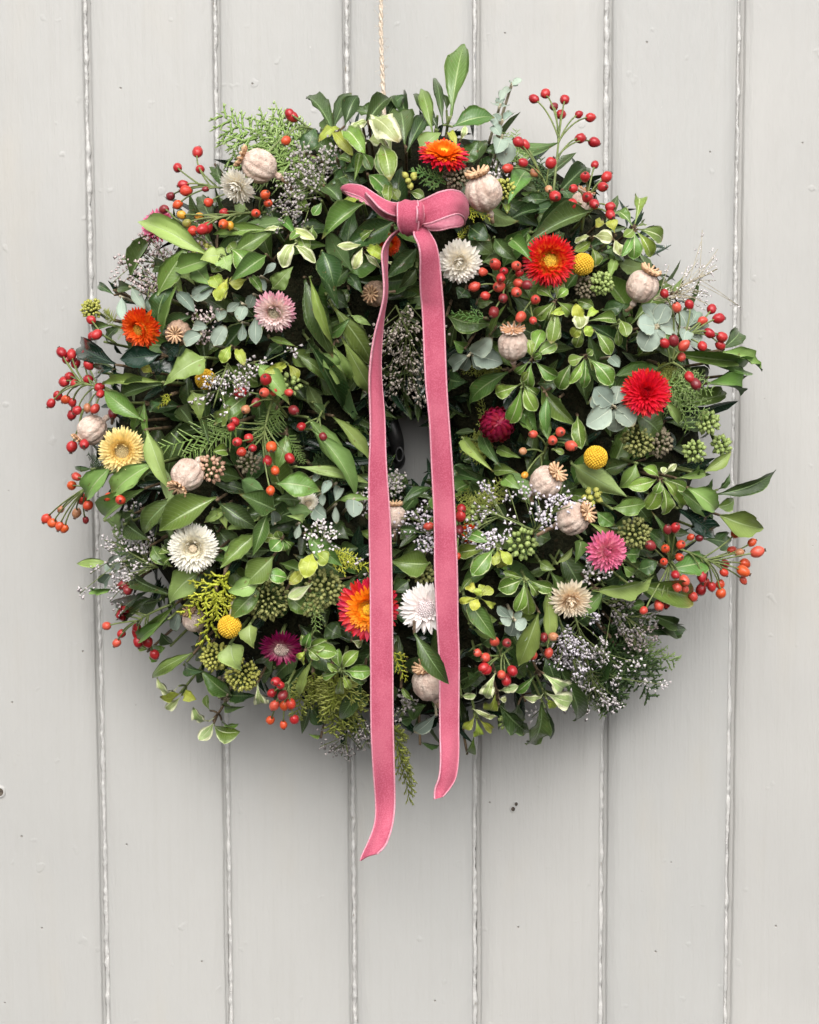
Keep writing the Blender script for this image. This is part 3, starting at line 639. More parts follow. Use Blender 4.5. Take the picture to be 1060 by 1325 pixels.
FPAL = {   # outer base, outer tip, inner base, inner tip, centre
 'red':     ((0.72, 0.04, 0.01), (0.60, 0.010, 0.012), (0.95, 0.50, 0.04), (0.78, 0.035, 0.010), (0.94, 0.68, 0.08)),
 'scarlet': ((0.70, 0.03, 0.012), (0.66, 0.010, 0.012), (0.85, 0.06, 0.01), (0.75, 0.015, 0.012), (0.80, 0.22, 0.03)),
 'fire':    ((0.75, 0.06, 0.015), (0.58, 0.010, 0.026), (0.95, 0.44, 0.02), (0.90, 0.26, 0.012), (0.92, 0.55, 0.03)),
 'orange':  ((0.90, 0.30, 0.02), (0.72, 0.065, 0.010), (0.92, 0.36, 0.02), (0.82, 0.13, 0.012), (0.88, 0.50, 0.06)),
 'white':   ((0.86, 0.80, 0.67), (0.90, 0.87, 0.80), (0.86, 0.79, 0.63), (0.90, 0.87, 0.79), (0.80, 0.68, 0.50)),
 'whitelilac': ((0.86, 0.81, 0.76), (0.90, 0.87, 0.84), (0.80, 0.70, 0.68), (0.88, 0.83, 0.81), (0.90, 0.80, 0.80)),
 'cream':   ((0.82, 0.69, 0.50), (0.87, 0.78, 0.62), (0.80, 0.63, 0.42), (0.87, 0.77, 0.59), (0.60, 0.44, 0.24)),
 'pinkwhite': ((0.84, 0.72, 0.64), (0.80, 0.42, 0.50), (0.82, 0.74, 0.62), (0.84, 0.66, 0.64), (0.68, 0.60, 0.42)),
 'pink':    ((0.84, 0.34, 0.44), (0.76, 0.17, 0.31), (0.85, 0.50, 0.52), (0.78, 0.20, 0.34), (0.72, 0.16, 0.28)),
 'yellow':  ((0.84, 0.66, 0.22), (0.88, 0.75, 0.35), (0.84, 0.64, 0.20), (0.88, 0.74, 0.33), (0.80, 0.66, 0.36)),
 'crimson': ((0.36, 0.012, 0.045), (0.26, 0.008, 0.040), (0.40, 0.02, 0.06), (0.30, 0.01, 0.045), (0.3, 0.02, 0.05)),
 'magenta': ((0.32, 0.010, 0.09), (0.21, 0.006, 0.065), (0.60, 0.30, 0.34), (0.30, 0.012, 0.09), (0.72, 0.56, 0.48)),
}
FM = {}
def fmats(pal):
    if pal not in FM:
        ob, ot, ib, it, c = FPAL[pal]
        FM[pal] = (petal_mat('petal_outer_' + pal, ob, ot), petal_mat('petal_inner_' + pal, ib, it), plain('flower_centre_' + pal, tuple(x * .7 for x in c), c, 900, 0.6, 0.8, 1500))
    return FM[pal]
flr = random.Random(3)
LANDMARKS = []
def facing(px, py, fx, fy):
    """Facing direction: fx right, fy down in the picture, the rest towards the viewer."""
    s = min(0.97, math.hypot(fx, fy)); v = Vector((fx, 0, -fy))
    return (v + Vector((0, -math.sqrt(1 - s * s), 0))).normalized()
def strawflower(px, py, dia, fx, fy, pal, label, mark=None, lift=0.020, rows=None, closed=0.0, disc=0.30, slim=1.0, depth=None, full=False):
    d = depth if depth is not None else ring(px, py)[0] + lift
    c = P(px, py, d); R = dia * 0.5 * pxm(d) * 1.06; n = facing(px, py, fx, fy)
    u = n.orthogonal().normalized(); v = n.cross(u)
    root = thing('strawflower', label, 'flower', c - n * R * .4, 'strawflowers in the wreath')
    mo, mi, mc = fmats(pal)
    b = MB(); inner = c - n * .012 + Vector((0, 0.03, 0)); b.tube(bez(c - n * R * .25, c - n * .015, inner, 5), 0.0012, 6); part('stem', b.mesh('stem', [STEM]), root)
    rows = rows or [(0, .83, 0, 32), (.03, .82, 10, 32), (.06, .76, 20, 30), (.09, .66, 33, 28), (.11, .54, 47, 24), (.12, .38, 62, 20), (.13, .28, 76, 16)]
    shared = [None, None, None]
    for k in range(3):
        g = petal_geo(flr.uniform(.12, .30), flr.uniform(-.06, .16), flr.uniform(.22, .28) * slim); q = MB(); q.add(*g[:2], 0, g[2]); shared[k] = q.mesh('petal', [mo])
    inm = MB()
    for ri, (z, ln, el, cnt) in enumerate(rows):
        for k in range(cnt):
            a = 2 * math.pi * (k + .5 * (ri % 2)) / cnt + flr.uniform(-.07, .07)
            e = math.radians(el + closed * 30 + flr.gauss(0, 7))
            rad = u * math.cos(a) + v * math.sin(a); tan = n.cross(rad)
            dr = rad * math.cos(e) + n * math.sin(e); L = ln * R * flr.uniform(.91, 1.05)
            o = c + rad * (R * (.17 if full or ri < 3 else .20 + .02 * (ri - 3)) * (1 - (ri / (len(rows) + 1) if full else 0))) + n * (R * (z - .05))
            nn = (n * math.cos(e) - rad * math.sin(e))
            M = frame(dr, nn, o, L, R * .92, L)
            if ri < 2:
                part('petal', shared[flr.randrange(3)], root, M)
            else:
                g = petal_geo(flr.uniform(.15, .35), flr.uniform(-.45, -.1) if el > 40 else flr.uniform(-.15, .1), flr.uniform(.17, .22) * slim)
                inm.add([M @ w for w in g[0]], g[1], 0, g[2])
    if full: inm.ball(c + n * R * .12, R * .26, 12, 8, 0, n, .9)
    part('inner_petals', inm.mesh('inner_petals', [mi]), root, None, 'stuff')
    # the disc: a low dome crowded with florets
    q = MB(); q.ball(c + n * R * .08, R * disc, 14, 8, 0, n, .45)
    for k in range(70):
        rr = disc * R * math.sqrt((k + .5) / 70) * .98; a = k * 2.39996
        rad = u * math.cos(a) + v * math.sin(a); hgt = .08 * R + .45 * disc * R * math.sqrt(max(0, 1 - (rr / (disc * R)) ** 2))
        p = c + rad * rr + n * hgt; q.tube([p - n * R * .02, p + n * R * .05, p + n * R * .085 + rad * R * .01], [R * .028, R * .03, R * .008], 5)
    part('centre', q.mesh('centre', [mc]), root)
    LANDMARKS.append((px, py, mark or label))
    return root
def bud(px, py, dia, fx, fy, pal, label, mark):
    """A strawflower still closed into a globe of overlapping papery scales."""
    d = ring(px, py)[0] + .012; c = P(px, py, d); R = dia * .5 * pxm(d); n = facing(px, py, fx, fy); u = n.orthogonal().normalized(); v = n.cross(u)
    root = thing('strawflower', label, 'flower', c - n * R, 'strawflowers in the wreath'); mo, mi, mc = fmats(pal)
    b = MB(); b.ball(c, R * .86, 14, 10, 0, n, .95); part('core', b.mesh('core', [mi]), root)
    b = MB(); b.tube([c - n * R * .8, c - n * R * 1.5 + Vector((0, .02, 0))], .0012, 6); part('stem', b.mesh('stem', [STEM]), root)
    g = petal_geo(-.55, .42, .62, False); q = MB(); q.add(*g[:2], 0, g[2]); sh = q.mesh('petal', [mo])
    for ri in range(7):
        th = math.radians(112 - ri * 16)
        cnt = max(4, int(13 * math.sin(max(.3, th))))
        for k in range(cnt):
            a = 2 * math.pi * (k + .5 * (ri % 2)) / cnt + flr.uniform(-.1, .1)
            rad = u * math.cos(a) + v * math.sin(a)
            pos = c + rad * (math.sin(th) * R * .90) + n * (math.cos(th) * R * .90)
            nor = (rad * math.sin(th) + n * math.cos(th)).normalized(); dr = (n * math.sin(th) - rad * math.cos(th)).normalized()
            L = R * .62; part('petal', sh, root, frame(dr + nor * flr.uniform(.05, .22), nor, pos, L, L * .95, L))
    LANDMARKS.append((px, py, mark)); return root
def F(*a, **k): return strawflower(*a, **k)
FIRE = [(0, .83, -2, 50), (.03, .83, 7, 50), (.06, .60, 16, 38), (.07, .52, 26, 34), (.09, .45, 40, 30), (.11, .36, 56, 24), (.12, .28, 70, 18)]
DENSE = [(0, .82, -3, 40), (.03, .83, 6, 40), (.06, .80, 15, 38), (.09, .74, 24, 36), (.12, .66, 34, 34), (.14, .56, 46, 30), (.15, .44, 58, 26), (.16, .32, 72, 20)]
FULL = [(0, .82, 4, 26), (.03, .80, 16, 26), (.06, .74, 28, 24), (.09, .68, 42, 22), (.12, .62, 56, 18), (.15, .56, 70, 12), (.18, .5, 82, 7)]
F(711, 337, 66, .10, .02, 'red', 'red strawflower with orange and yellow centre beside a yellow ball flower', 'red strawflower right of the bow', rows=[(a_, b_, c_, int(d_ * 1.3)) for a_, b_, c_, d_ in DENSE], slim=.62, disc=.24)
F(574, 200, 62, .12, -.80, 'fire', 'orange-red strawflower tilted upward near the top of the wreath', 'orange strawflower at the top', rows=FIRE, slim=.9, disc=.16)
F(595, 338, 56, -.10, .28, 'white', 'white strawflower just right of the right ribbon tail below the bow', 'white strawflower below the bow', rows=FULL, full=True, slim=1.3, disc=.08)
F(356, 403, 54, -.15, .38, 'pinkwhite', 'pale pink and white strawflower left of the ribbon', 'pale pink strawflower', disc=.28)
F(183, 424, 54, -.42, .36, 'orange', 'orange strawflower with yellow centre at the far left', 'orange strawflower at far left', disc=.32)
F(836, 508, 64, -.12, -.12, 'scarlet', 'scarlet red shaggy strawflower at the right side of the wreath', 'scarlet strawflower on the right', rows=DENSE, closed=.45, disc=.10, slim=.75, full=True)
bud(643, 550, 48, .1, -.15, 'crimson', 'dark crimson closed strawflower globe right of the ribbon tails', 'crimson strawflower globe')
F(158, 583, 60, .1, .12, 'yellow', 'pale yellow strawflower at the left edge of the wreath', 'yellow strawflower', rows=DENSE, slim=.75, disc=.3)
F(250, 709, 64, .06, .06, 'white', 'creamy white strawflower with dense fine petals at lower left', 'white strawflower at lower left', rows=DENSE, slim=.8, disc=.15)
F(477, 788, 78, -.08, -.02, 'fire', 'large red and orange strawflower partly behind the left ribbon tail', 'large red strawflower behind the ribbon', rows=FIRE, slim=.8, disc=.16)
F(551, 787, 66, .12, .05, 'whitelilac', 'white strawflower with lilac disc between the two ribbon tails', 'white strawflower between the ribbon tails', rows=[(0, .86, 0, 24), (.02, .82, 8, 24), (.03, .74, 16, 20), (.04, .4, 40, 20)], slim=.95, disc=.36)
F(785, 713, 55, .22, .08, 'pink', 'bright pink strawflower in the lower right of the wreath', 'bright pink strawflower', rows=FULL, full=True, disc=.1)
F(739, 775, 56, -.05, .48, 'cream', 'beige cream strawflower drooping at lower right', 'beige strawflower', rows=FULL, full=True, disc=.14)
F(364, 838, 54, .02, .58, 'magenta', 'deep magenta strawflower facing down at lower left', 'magenta strawflower', rows=[(0, .84, 0, 44), (.02, .82, 10, 44), (.04, .74, 22, 40), (.05, .56, 36, 36)], slim=.6, disc=.33)
F(204, 293, 50, -.66, -.42, 'pink', 'pink strawflower side-on behind a pale green leaf at upper left', 'pink strawflower at upper left', lift=.008)
F(308, 240, 50, -.45, .55, 'white', 'small white strawflower drooping beside a poppy head at upper left', 'white strawflower at upper left', rows=FULL, full=True, slim=1.1, disc=.1, lift=.03)
F(398, 651, 30, .3, .1, 'white', 'small white strawflower mostly hidden among leaves left of the ribbon', 'small hidden white strawflower', lift=-.004)
F(503, 316, 30, .2, .1, 'orange', 'rusty orange strawflower hidden behind leaves under the bow', 'hidden orange strawflower', lift=.0)
F(606, 690, 26, -.2, .2, 'orange', 'small orange strawflower half hidden right of the right ribbon tail', 'small orange strawflower', lift=.0)

# ------------------------------------------------------------------ yellow ball flowers
BALLM = plain('ball_flower_yellow', (0.62, 0.36, 0.020), (0.80, 0.52, 0.04), 700, 0.65, 0.5, 1500)
def ball_flower(px, py, dia, label, mark, lift=.018, stem=None):
    d = ring(px, py)[0] + lift; c = P(px, py, d); R = dia * .5 * pxm(d)
    root = thing('ball_flower', label, 'flower', c, 'yellow ball flowers in the wreath')
    b = MB(); b.ball(c, R * .9, 16, 10)
    N = 260
    for k in range(N):
        z = 1 - 2 * (k + .5) / N; a = k * 2.39996; rr = math.sqrt(1 - z * z)
        n = Vector((rr * math.cos(a), rr * math.sin(a), z)); b.ball(c + n * R * (.90 + flr.uniform(-.02, .03)), R * .105, 6, 4, 0, n, 1.1)
    part('flower_head', b.mesh('flower_head', [BALLM]), root)
    b = MB(); e = P(stem[0], stem[1], d - .004) if stem else c + Vector((0, .03, -.012))
    b.tube(bez(c - (c - e).normalized() * R * .8, (c + e) / 2, e, 5), .0012, 6); part('stem', b.mesh('stem', [STEM_P]), root)
    LANDMARKS.append((px, py, mark))
ball_flower(754, 342, 29, 'yellow ball flower touching the red strawflower right of the bow', 'yellow ball flower near the red strawflower')
ball_flower(771, 592, 31, 'yellow ball flower at right above the long dark leaf', 'yellow ball flower at right')
ball_flower(297, 811, 31, 'orange-yellow ball flower on a pale stem at lower left', 'yellow ball flower at lower left', stem=(302, 772))
ball_flower(266, 491, 27, 'yellow ball flower mostly hidden behind a light green leaf at left', 'hidden yellow ball flower', lift=-.004)

# ------------------------------------------------------------------ poppy seed heads
def pod_mat(name, a, b2, c3):
    m = NT(name); wp = m.wpos
    c = m.mix(m.step(m.noise(wp, 160, 4), .3, .7), a, b2)
    c = m.mix(m.math('MULTIPLY', m.step(m.noise(wp, 420, 4, .7), .55, .75), .6), c, c3)
    m.color(c); m.rough(.72); m.spec(.25)
    w = m.noise(wp, 320, 5, .65); m.bump(w, 1.0, .0016); return m.mat
POD = pod_mat('poppy_capsule', (0.54, 0.39, 0.315), (0.72, 0.59, 0.50), (0.36, 0.22, 0.17))
POD_B = pod_mat('poppy_capsule_brown', (0.30, 0.19, 0.13), (0.46, 0.31, 0.22), (0.18, 0.11, 0.07))
CROWN = plain('poppy_crown_ray', (0.52, 0.31, 0.17), (0.72, 0.49, 0.30), 500, .7, .5, 900)
CROWN_D = plain('poppy_crown', (0.26, 0.13, 0.06), (0.42, 0.24, 0.13), 500, .7, .5, 900)
CROWN_R = plain('poppy_crown_ray_rust', (0.46, 0.22, 0.11), (0.60, 0.34, 0.19), 500, .7, .5, 900)
CROWN_P = plain('poppy_crown_pale', (0.66, 0.52, 0.42), (0.74, 0.62, 0.52), 500, .7, .5, 900)
PODSTEM = plain('poppy_stem', (0.32, 0.20, 0.12), (0.46, 0.32, 0.22), 300, .7, .5)
def poppy(px, py, dia, cx, cy, stem, label, mark, lift=.016, brown=False, pale=False, crown=1.0, depth=None):
    d = depth if depth is not None else ring(px, py)[0] + lift; c = P(px, py, d); R = dia * .5 * pxm(d)
    ap = math.hypot(cx - px, cy - py) / (dia * .56); s = min(.985, ap)
    l2 = math.hypot(cx - px, cy - py) or 1
    ax = (Vector(((cx - px) / l2 * s, -math.sqrt(1 - s * s), -(cy - py) / l2 * s))).normalized()
    u = ax.orthogonal().normalized(); v = ax.cross(u)
    root = thing('poppy_seed_head', label, 'poppy head', c, 'dried poppy heads in the wreath')
    pr = [(-1.42, .16), (-1.30, .22), (-1.20, .20), (-1.10, .17), (-1.02, .22), (-.95, .38), (-.82, .62), (-.6, .83), (-.3, .96), (0, 1.0), (.3, .98), (.58, .88), (.8, .70), (.93, .50), (1.0, .40), (1.06, .38)]
    b = MB(); vs = []; uv = []; sg = 66
    pr = [(a0 + (b0 - a0) * q / 3, a1 + (b1 - a1) * q / 3) for (a0, a1), (b0, b1) in zip(pr, pr[1:]) for q in range(3)] + [pr[-1]]
    for (z, r) in pr:
        for k in range(sg):
            a = 2 * math.pi * k / sg
            wv = Vector((math.cos(a) * 2.6 + px, math.sin(a) * 2.6, z * 1.3)); rid = 1 - abs(noise.noise(wv * 2.2)) * 2
            rr = r * (1 + ((-.085 * abs(math.cos(a * 5.5)) ** 7) if r > .35 else 0) + .06 * noise.noise(wv * .8) + (.035 * max(0, rid) if r > .3 else 0) - .02)
            vs.append(c + ax * (z * R * .98) + (u * math.cos(a) + v * math.sin(a)) * (rr * R)); uv.append((k / sg, z))
    fs = [(i * sg + k, i * sg + (k + 1) % sg, (i + 1) * sg + (k + 1) % sg, (i + 1) * sg + k) for i in range(len(pr) - 1) for k in range(sg)]
    fs += [tuple(range(sg))[::-1], tuple((len(pr) - 1) * sg + k for k in range(sg))]
    b.add(vs, fs, 0, uv); part('capsule', b.mesh('capsule', [POD_B if brown else POD]), root)
    # crown: a ring of rays raised at the rim
    nr = 12; b = MB(); vs = [c + ax * (R * 1.13)]; K = nr * 6; Rc = R * .68 * crown
    rings_ = [(.25, 1.12), (.55, 1.10), (.85, 1.14), (1.0, 1.22), (1.03, 1.16), (.8, 1.04), (.4, 1.0)]
    for (rr, z) in rings_:
        for k in range(K):
            a = 2 * math.pi * k / K; lob = .5 + .5 * math.cos(a * nr)
            r2 = rr * (1 - (.30 * (1 - lob) if rr > .7 else 0)); zz = z + (.07 * lob if .2 < rr < 1.02 and z > 1.05 else 0) - (.05 * (1 - lob) if z > 1.05 else 0)
            vs.append(c + ax * (zz * R) + (u * math.cos(a) + v * math.sin(a)) * (r2 * Rc))
    fs = [(0, 1 + k, 1 + (k + 1) % K) for k in range(K)]
    for i in range(len(rings_) - 1):
        fs += [(1 + i * K + k, 1 + (i + 1) * K + k, 1 + (i + 1) * K + (k + 1) % K, 1 + i * K + (k + 1) % K) for k in range(K)]
    b.add(vs, fs); cr = part('crown', b.mesh('crown', [CROWN_P if pale else CROWN_D]), root)
    for k in range(nr):
        a = 2 * math.pi * k / nr; rad = u * math.cos(a) + v * math.sin(a)
        q = MB(); q.tube([c + ax * (R * 1.16) + rad * Rc * .12, c + ax * (R * 1.20) + rad * Rc * .55, c + ax * (R * 1.32) + rad * Rc * 1.02], [R * .05, R * .062, R * .075], 6)
        part('ray', q.mesh('ray', [CROWN_R if pale else CROWN]), cr)
    b = MB(); e0 = c - ax * R * 1.4; e1 = P(stem[0], stem[1], d - .012)
    b.tube(bez(e0, (e0 * .6 + e1 * .4) - ax * R * .3, e1, 6), [R * .15, R * .12, R * .12, R * .12, R * .11, R * .11], 8); part('stem', b.mesh('stem', [PODSTEM]), root)
    LANDMARKS.append((px, py, mark)); return root
poppy(336, 215, 44, 313, 203, (378, 248), 'pale pink dried poppy head lying on its side at upper left', 'upper left poppy head', lift=.02)
poppy(626, 250, 47, 618, 227, (637, 287), 'large pinkish poppy head standing upright right of the bow', 'large poppy head by the bow', lift=.022)
poppy(831, 371, 41, 840, 352, (810, 402), 'pinkish poppy head on a brown stem leaning out at right', 'upper right poppy head', lift=.022)
poppy(664, 447, 39, 663, 428, (668, 480), 'pale poppy head with star crown facing out below the red hips', 'star-crowned poppy head', lift=.018, pale=True, crown=1.22)
poppy(706, 624, 42, 719, 611, (690, 650), 'pale poppy head, the upper of two touching at lower right', 'upper of the paired poppy heads', lift=.02)
poppy(741, 671, 43, 758, 662, (695, 693), 'tan poppy head, the lower of two touching at lower right', 'lower of the paired poppy heads', lift=.026)
poppy(243, 614, 42, 232, 630, (268, 596), 'dusky pink poppy head tipped downward at left above a broad leaf', 'dusky poppy head at left', lift=.014)
poppy(120, 556, 38, 104, 570, (145, 548), 'brown pink poppy head behind red hips at the left edge', 'poppy head at the left edge', lift=.006)
poppy(486, 380, 34, 480, 381, (512, 377), 'small brown poppy head behind the thin part of the left ribbon tail', 'brown poppy head behind the ribbon', lift=-.004, brown=True)
poppy(511, 669, 30, 511, 652, (511, 700), 'small poppy head peeping out right of the left ribbon tail', 'small poppy head by the ribbon', lift=.004)
poppy(556, 884, 46, 549, 862, (569, 915), 'pale pink poppy head upside down behind the right ribbon tail at bottom', 'bottom poppy head', lift=.012)
poppy(231, 431, 34, 229, 433, (255, 440), 'brown poppy head seen end-on among leaves at left', 'brown end-on poppy head', lift=.004, brown=True)
poppy(752, 263, 28, 758, 249, (745, 285), 'small greyish poppy head with pale crown behind red hips at upper right', 'small poppy head among the hips', lift=.012, pale=True, crown=1.25)
poppy(251, 803, 30, 246, 790, (258, 830), 'pale poppy head half hidden behind yellow cypress at lower left', 'half hidden lower left poppy head', lift=.0)

# ------------------------------------------------------------------ rose hips
def hip_mat(name, a, b2):
    m = NT(name); wp = m.wpos
    f = m.math('ADD', m.math('MULTIPLY', m.rnd, .75), m.math('MULTIPLY', m.noise(wp, 260, 2), .4), clamp=True)
    c = m.mix(f, a, b2); m.color(c); m.rough(m.math('MULTIPLY_ADD', m.noise(wp, 500, 3), .25, .18)); m.spec(.45); m.bs.inputs['Subsurface Weight'].default_value = .1; m.bs.inputs['Subsurface Scale'].default_value = .002
    m.bump(m.noise(wp, 300, 3), .45, .0008); return m.mat
HIPM = {'r': hip_mat('hip_red', (0.30, 0.012, 0.020), (0.48, 0.034, 0.032)), 'o': hip_mat('hip_orange', (0.62, 0.11, 0.025), (0.52, 0.045, 0.028)), 'p': hip_mat('hip_rosy', (0.42, 0.03, 0.028), (0.60, 0.10, 0.06)),
        'y': hip_mat('hip_yellow', (0.60, 0.26, 0.03), (0.66, 0.34, 0.04)), 'd': hip_mat('hip_dark', (0.16, 0.014, 0.022), (0.24, 0.03, 0.03)), 'f': hip_mat('hip_faded', (0.40, 0.14, 0.07), (0.5, 0.26, 0.13)), 'g': hip_mat('hip_green', (0.20, 0.20, 0.04), (0.30, 0.26, 0.06))}
CALYX = plain('hip_calyx', (0.05, 0.025, 0.018), (0.13, 0.07, 0.04), 700, .8)
HIPG = {}
def hip_mesh(code, var=0):
    key = (code, var)
    if key not in HIPG:
        q = MB(); q.ball(Vector((0, 0, 0)), 1, 14, 10, 0, Vector((1, 0, 0)), 1.08)
        for k_ in range(len(q.v)):
            vv = q.v[k_]; q.v[k_] = vv * (1 + .13 * noise.noise(vv * 1.1 + Vector((var * 7.3, 0, 0))) + .04 * noise.noise(vv * 3 + Vector((0, var * 5.1, 0))))
        for k in range(6):
            a = k * math.pi / 3; w = Vector((0, math.cos(a), math.sin(a)))
            q.tube([Vector((1.0, 0, 0)) + w * .16, Vector((1.13, 0, 0)) + w * .22, Vector((1.27, 0, 0)) + w * .30], [.10, .08, .02], 4, 1)
        q.ball(Vector((1.04, 0, 0)), .2, 8, 5, 1)
        HIPG[key] = q.mesh('hip', [HIPM[code], CALYX])
    return HIPG[key]
hr = random.Random(8)
def hips(label, mark, root_px, base, txt, tip=None, deep=0.0, stem_m=None, out=0.0):
    rx, ry = root_px
    pts = []
    for e in txt.split(';'):
        q = e.split(); pts.append((float(q[0]), float(q[1]), q[2] if len(q) > 2 else base, float(q[3]) if len(q) > 3 else 1.0))
    mx = sum(p[0] for p in pts) / len(pts); my = sum(p[1] for p in pts) / len(pts)
    if tip: mx, my = tip
    d0 = ring(rx, ry)[0]
    Rt = P(rx, ry, d0 - .004 + deep)
    thingo = thing('rose_hip_spray', label, 'berries', Rt, 'rose hip sprays in the wreath')
    dt = ring(mx, my)[0]
    mid = (d0 * .5 + dt * .5)
    C = P(rx + (mx - rx) * .72, ry + (my - ry) * .72, mid + .016 + deep)
    trunk = bez(Rt, (Rt + C) / 2 + Vector((0, -.008, .002)), C, 9)
    b = MB(); b.tube(trunk, [.0009 - .00005 * k for k in range(9)], 6)
    ax = C - Rt; L2 = ax.length_squared or 1
    for (x, y, code, sc) in pts:
        r_out = math.hypot(x - CX, y - CY)
        d = ring(x, y)[0] * .6 + mid * .4 + .014 + deep + out + hr.uniform(-.006, .008)
        H = P(x, y, d); R = 6.35 * sc * hr.uniform(.86, 1.1) * pxm(d)
        f = (H - Rt).dot(ax) / L2
        f = max(.08, min(.98, f * .58 + hr.uniform(-.05, .05)))
        A = trunk[0].lerp(trunk[0], 0); i = f * 8; k = min(7, int(i)); A = trunk[k].lerp(trunk[k + 1], i - k)
        ctl = A.lerp(H, .45) + ax.normalized() * ((H - A).length * .18) + Vector((0, 0, .002))
        br = bez(A, ctl, H, 7)
        dr = (br[-1] - br[-2]).normalized(); dr = (dr + Vector((hr.uniform(-.3, .3), hr.uniform(-.7, .1), hr.uniform(-.3, .3)))).normalized()
        b.tube(br[:-1] + [H - dr * R * .8], [.0006, .00056, .00052, .0005, .0005, .0005, .0007], 5)
        part('hip', hip_mesh(code, hr.randrange(4)), thingo, frame(dr, dr.orthogonal(), H, R * hr.uniform(1.0, 1.22), R, R))
    part('stem', b.mesh('stem', [stem_m or STEM]), thingo)
    LANDMARKS.append((mx, my, mark))
hips('orange-red rose hips arching out to the left at upper left', 'upper left rose hips', (338, 258), 'o', "256 197 r;230 217 r;259 219 r;237 239 r;241 247 o;221 254 d .8;266 245 d .7;230 265 o;270 262 o", tip=(225, 232))
hips('orange and yellow rose hips clustered above the light leaf at upper left', 'orange hips at upper left', (345, 275), 'o', "235 278 y;242 289 g .9;290 275 r;289 290 o;250 299 o;268 295 r;297 292 y;331 276 o .9;347 263 o;343 252 o;258 280 y .8;262 297 r", tip=(245, 288))
hips('few red and orange hips at the very top left by the cypress', 'red hips by the top cypress', (410, 170), 'r', "375 147 r;378 151 r;370 182 o;331 227 r 1.05", tip=(370, 165))
hips('pale mauve hip at the tip of the upper left spray', 'mauve hip', (245, 300), 'd', "212 271 d", out=.0)
hips('tall upright spray of red rose hips at upper right', 'tall red hip spray', (714, 268), 'r', "691 128;706 121;731 129 r 1.1;717 138 d .8;726 148 r .95;749 148 r .9;764 152;751 179 r .95;769 184 r 1.1", tip=(728, 128), out=.006)
hips('red rose hips bunched right of the small grey poppy head at upper right', 'upper right red hips', (752, 300), 'r', "770 213 r .9;757 229;785 229;780 242 r 1.05;742 244;760 256 r 1.1;769 264;740 264;790 268;790 278", tip=(764, 232), out=.012)
hips('red rose hips left of the tall upright spray near the top', 'red hips near the top', (718, 275), 'r', "671 184;679 187;677 211;692 224 f .9;657 218 p;713 211 r 1.1;718 254 r 1.1;710 245 f .9", tip=(692, 205), out=.008)
hips('red rose hips reaching out at the right edge beside eucalyptus', 'right edge red hips', (848, 455), 'r', "860 380;892 394 r 1.05;921 400;876 398 p;930 412;909 415 p;918 431;934 436 r 1.05;932 447;909 448;882 462 p", tip=(920, 418), out=.008)
hips('few red hips under the eucalyptus at right', 'red hips under the eucalyptus', (850, 480), 'r', "860 444;872 441 d;885 447 p;892 488;900 497 d", out=.008)
hips('rosy rose hips between the white and the red strawflower', 'rosy hips by the white strawflower', (662, 400), 'p', "641 342 p 1.1;668 344 p 1.1;625 352 p .95;652 351 r .9;672 353 r .8;648 360 r;614 371 p;646 371 p 1.1;671 366 p;668 378 p;628 383 p;651 386 d;682 369 d;639 404 d", tip=(646, 350), out=.008)
hips('few rosy hips beside the star-crowned poppy head', 'hips by the star-crowned poppy', (688, 380), 'p', "693 388 p .95;674 410 p 1.1;690 415 p .9", out=.01)
hips('red rose hips in dense bunches at the far left edge', 'far left red hips', (152, 508), 'r', "80 456;86 465;93 459;98 470;115 472 r .95;110 458 d .8;90 487;83 494;97 496;114 491;129 501;130 510 r .9;75 512 r 1.05;66 522;85 517 o;94 521 r .9;100 531;93 537;123 529 p;113 528 f .9;146 535 d", tip=(85, 492), out=.006)
hips('few red hips below the yellow-green seed cluster at far left', 'two hips at far left', (150, 445), 'r', "118 414;120 435 r 1.1;125 433 r", out=.006)
hips('two red hips hanging below the left edge poppy head', 'two hips under the left poppy head', (108, 530), 'r', "93 578 r 1.1;109 575", out=.014)
hips('orange rose hips drooping at the left edge below the yellow strawflower', 'left drooping orange hips', (160, 605), 'o', "60 671;68 677;77 681;83 684;79 659 f .7;99 664 f .9;111 673 d .8;106 646 o 1.1;114 654 o 1.1;93 628;99 617 p .9", tip=(95, 640))
hips('two orange hips peeping through light leaves at left', 'orange hips among light leaves', (165, 630), 'o', "156 647;140 643 o .8", out=.01)
hips('red rose hips sticking out at the lower left edge', 'lower left red hips', (222, 782), 'r', "159 783;158 795 r 1.2;165 787;138 810 p .85;157 820;151 832 p .8;178 820 r 1.1;177 812 r .9;179 831;191 831;200 847", tip=(160, 812), out=.008)
hips('two dark red hips above the lower left spray', 'dark hips at lower left', (200, 760), 'd', "160 757;166 764", out=.006)
hips('red and orange rose hips on green stems left of the ribbon tails', 'hips left of the ribbon', (352, 520), 'r', "304 546;299 553;307 572;322 567 r .9;327 580 r .9;313 585 o .9;351 578 o 1.05;346 596 r .95;375 593 r 1.1;356 609 o;350 635 o .95", tip=(335, 590), out=.012)
hips('red hips around the green seed cluster left of the ribbon', 'hips by the green seed cluster', (372, 540), 'r', "344 491 r 1.2;342 508 p 1.1;354 507 p;374 508 p .9;311 508 r 1.1;332 521 d;318 530 f .9;380 531 d", tip=(345, 505), out=.008)
hips('two single red hips close to the dark middle of the wreath', 'hips near the middle', (425, 520), 'r', "390 552 r .9;418 565 d .9", out=.0)
hips('spray of orange-red hips above the paired poppy heads', 'hips above the paired poppies', (700, 600), 'p', "690 562 p .95;715 570 p 1.05;725 559 p .95;739 577 p 1.1;677 584 f .85;679 615 y .8", tip=(712, 560), out=.01)
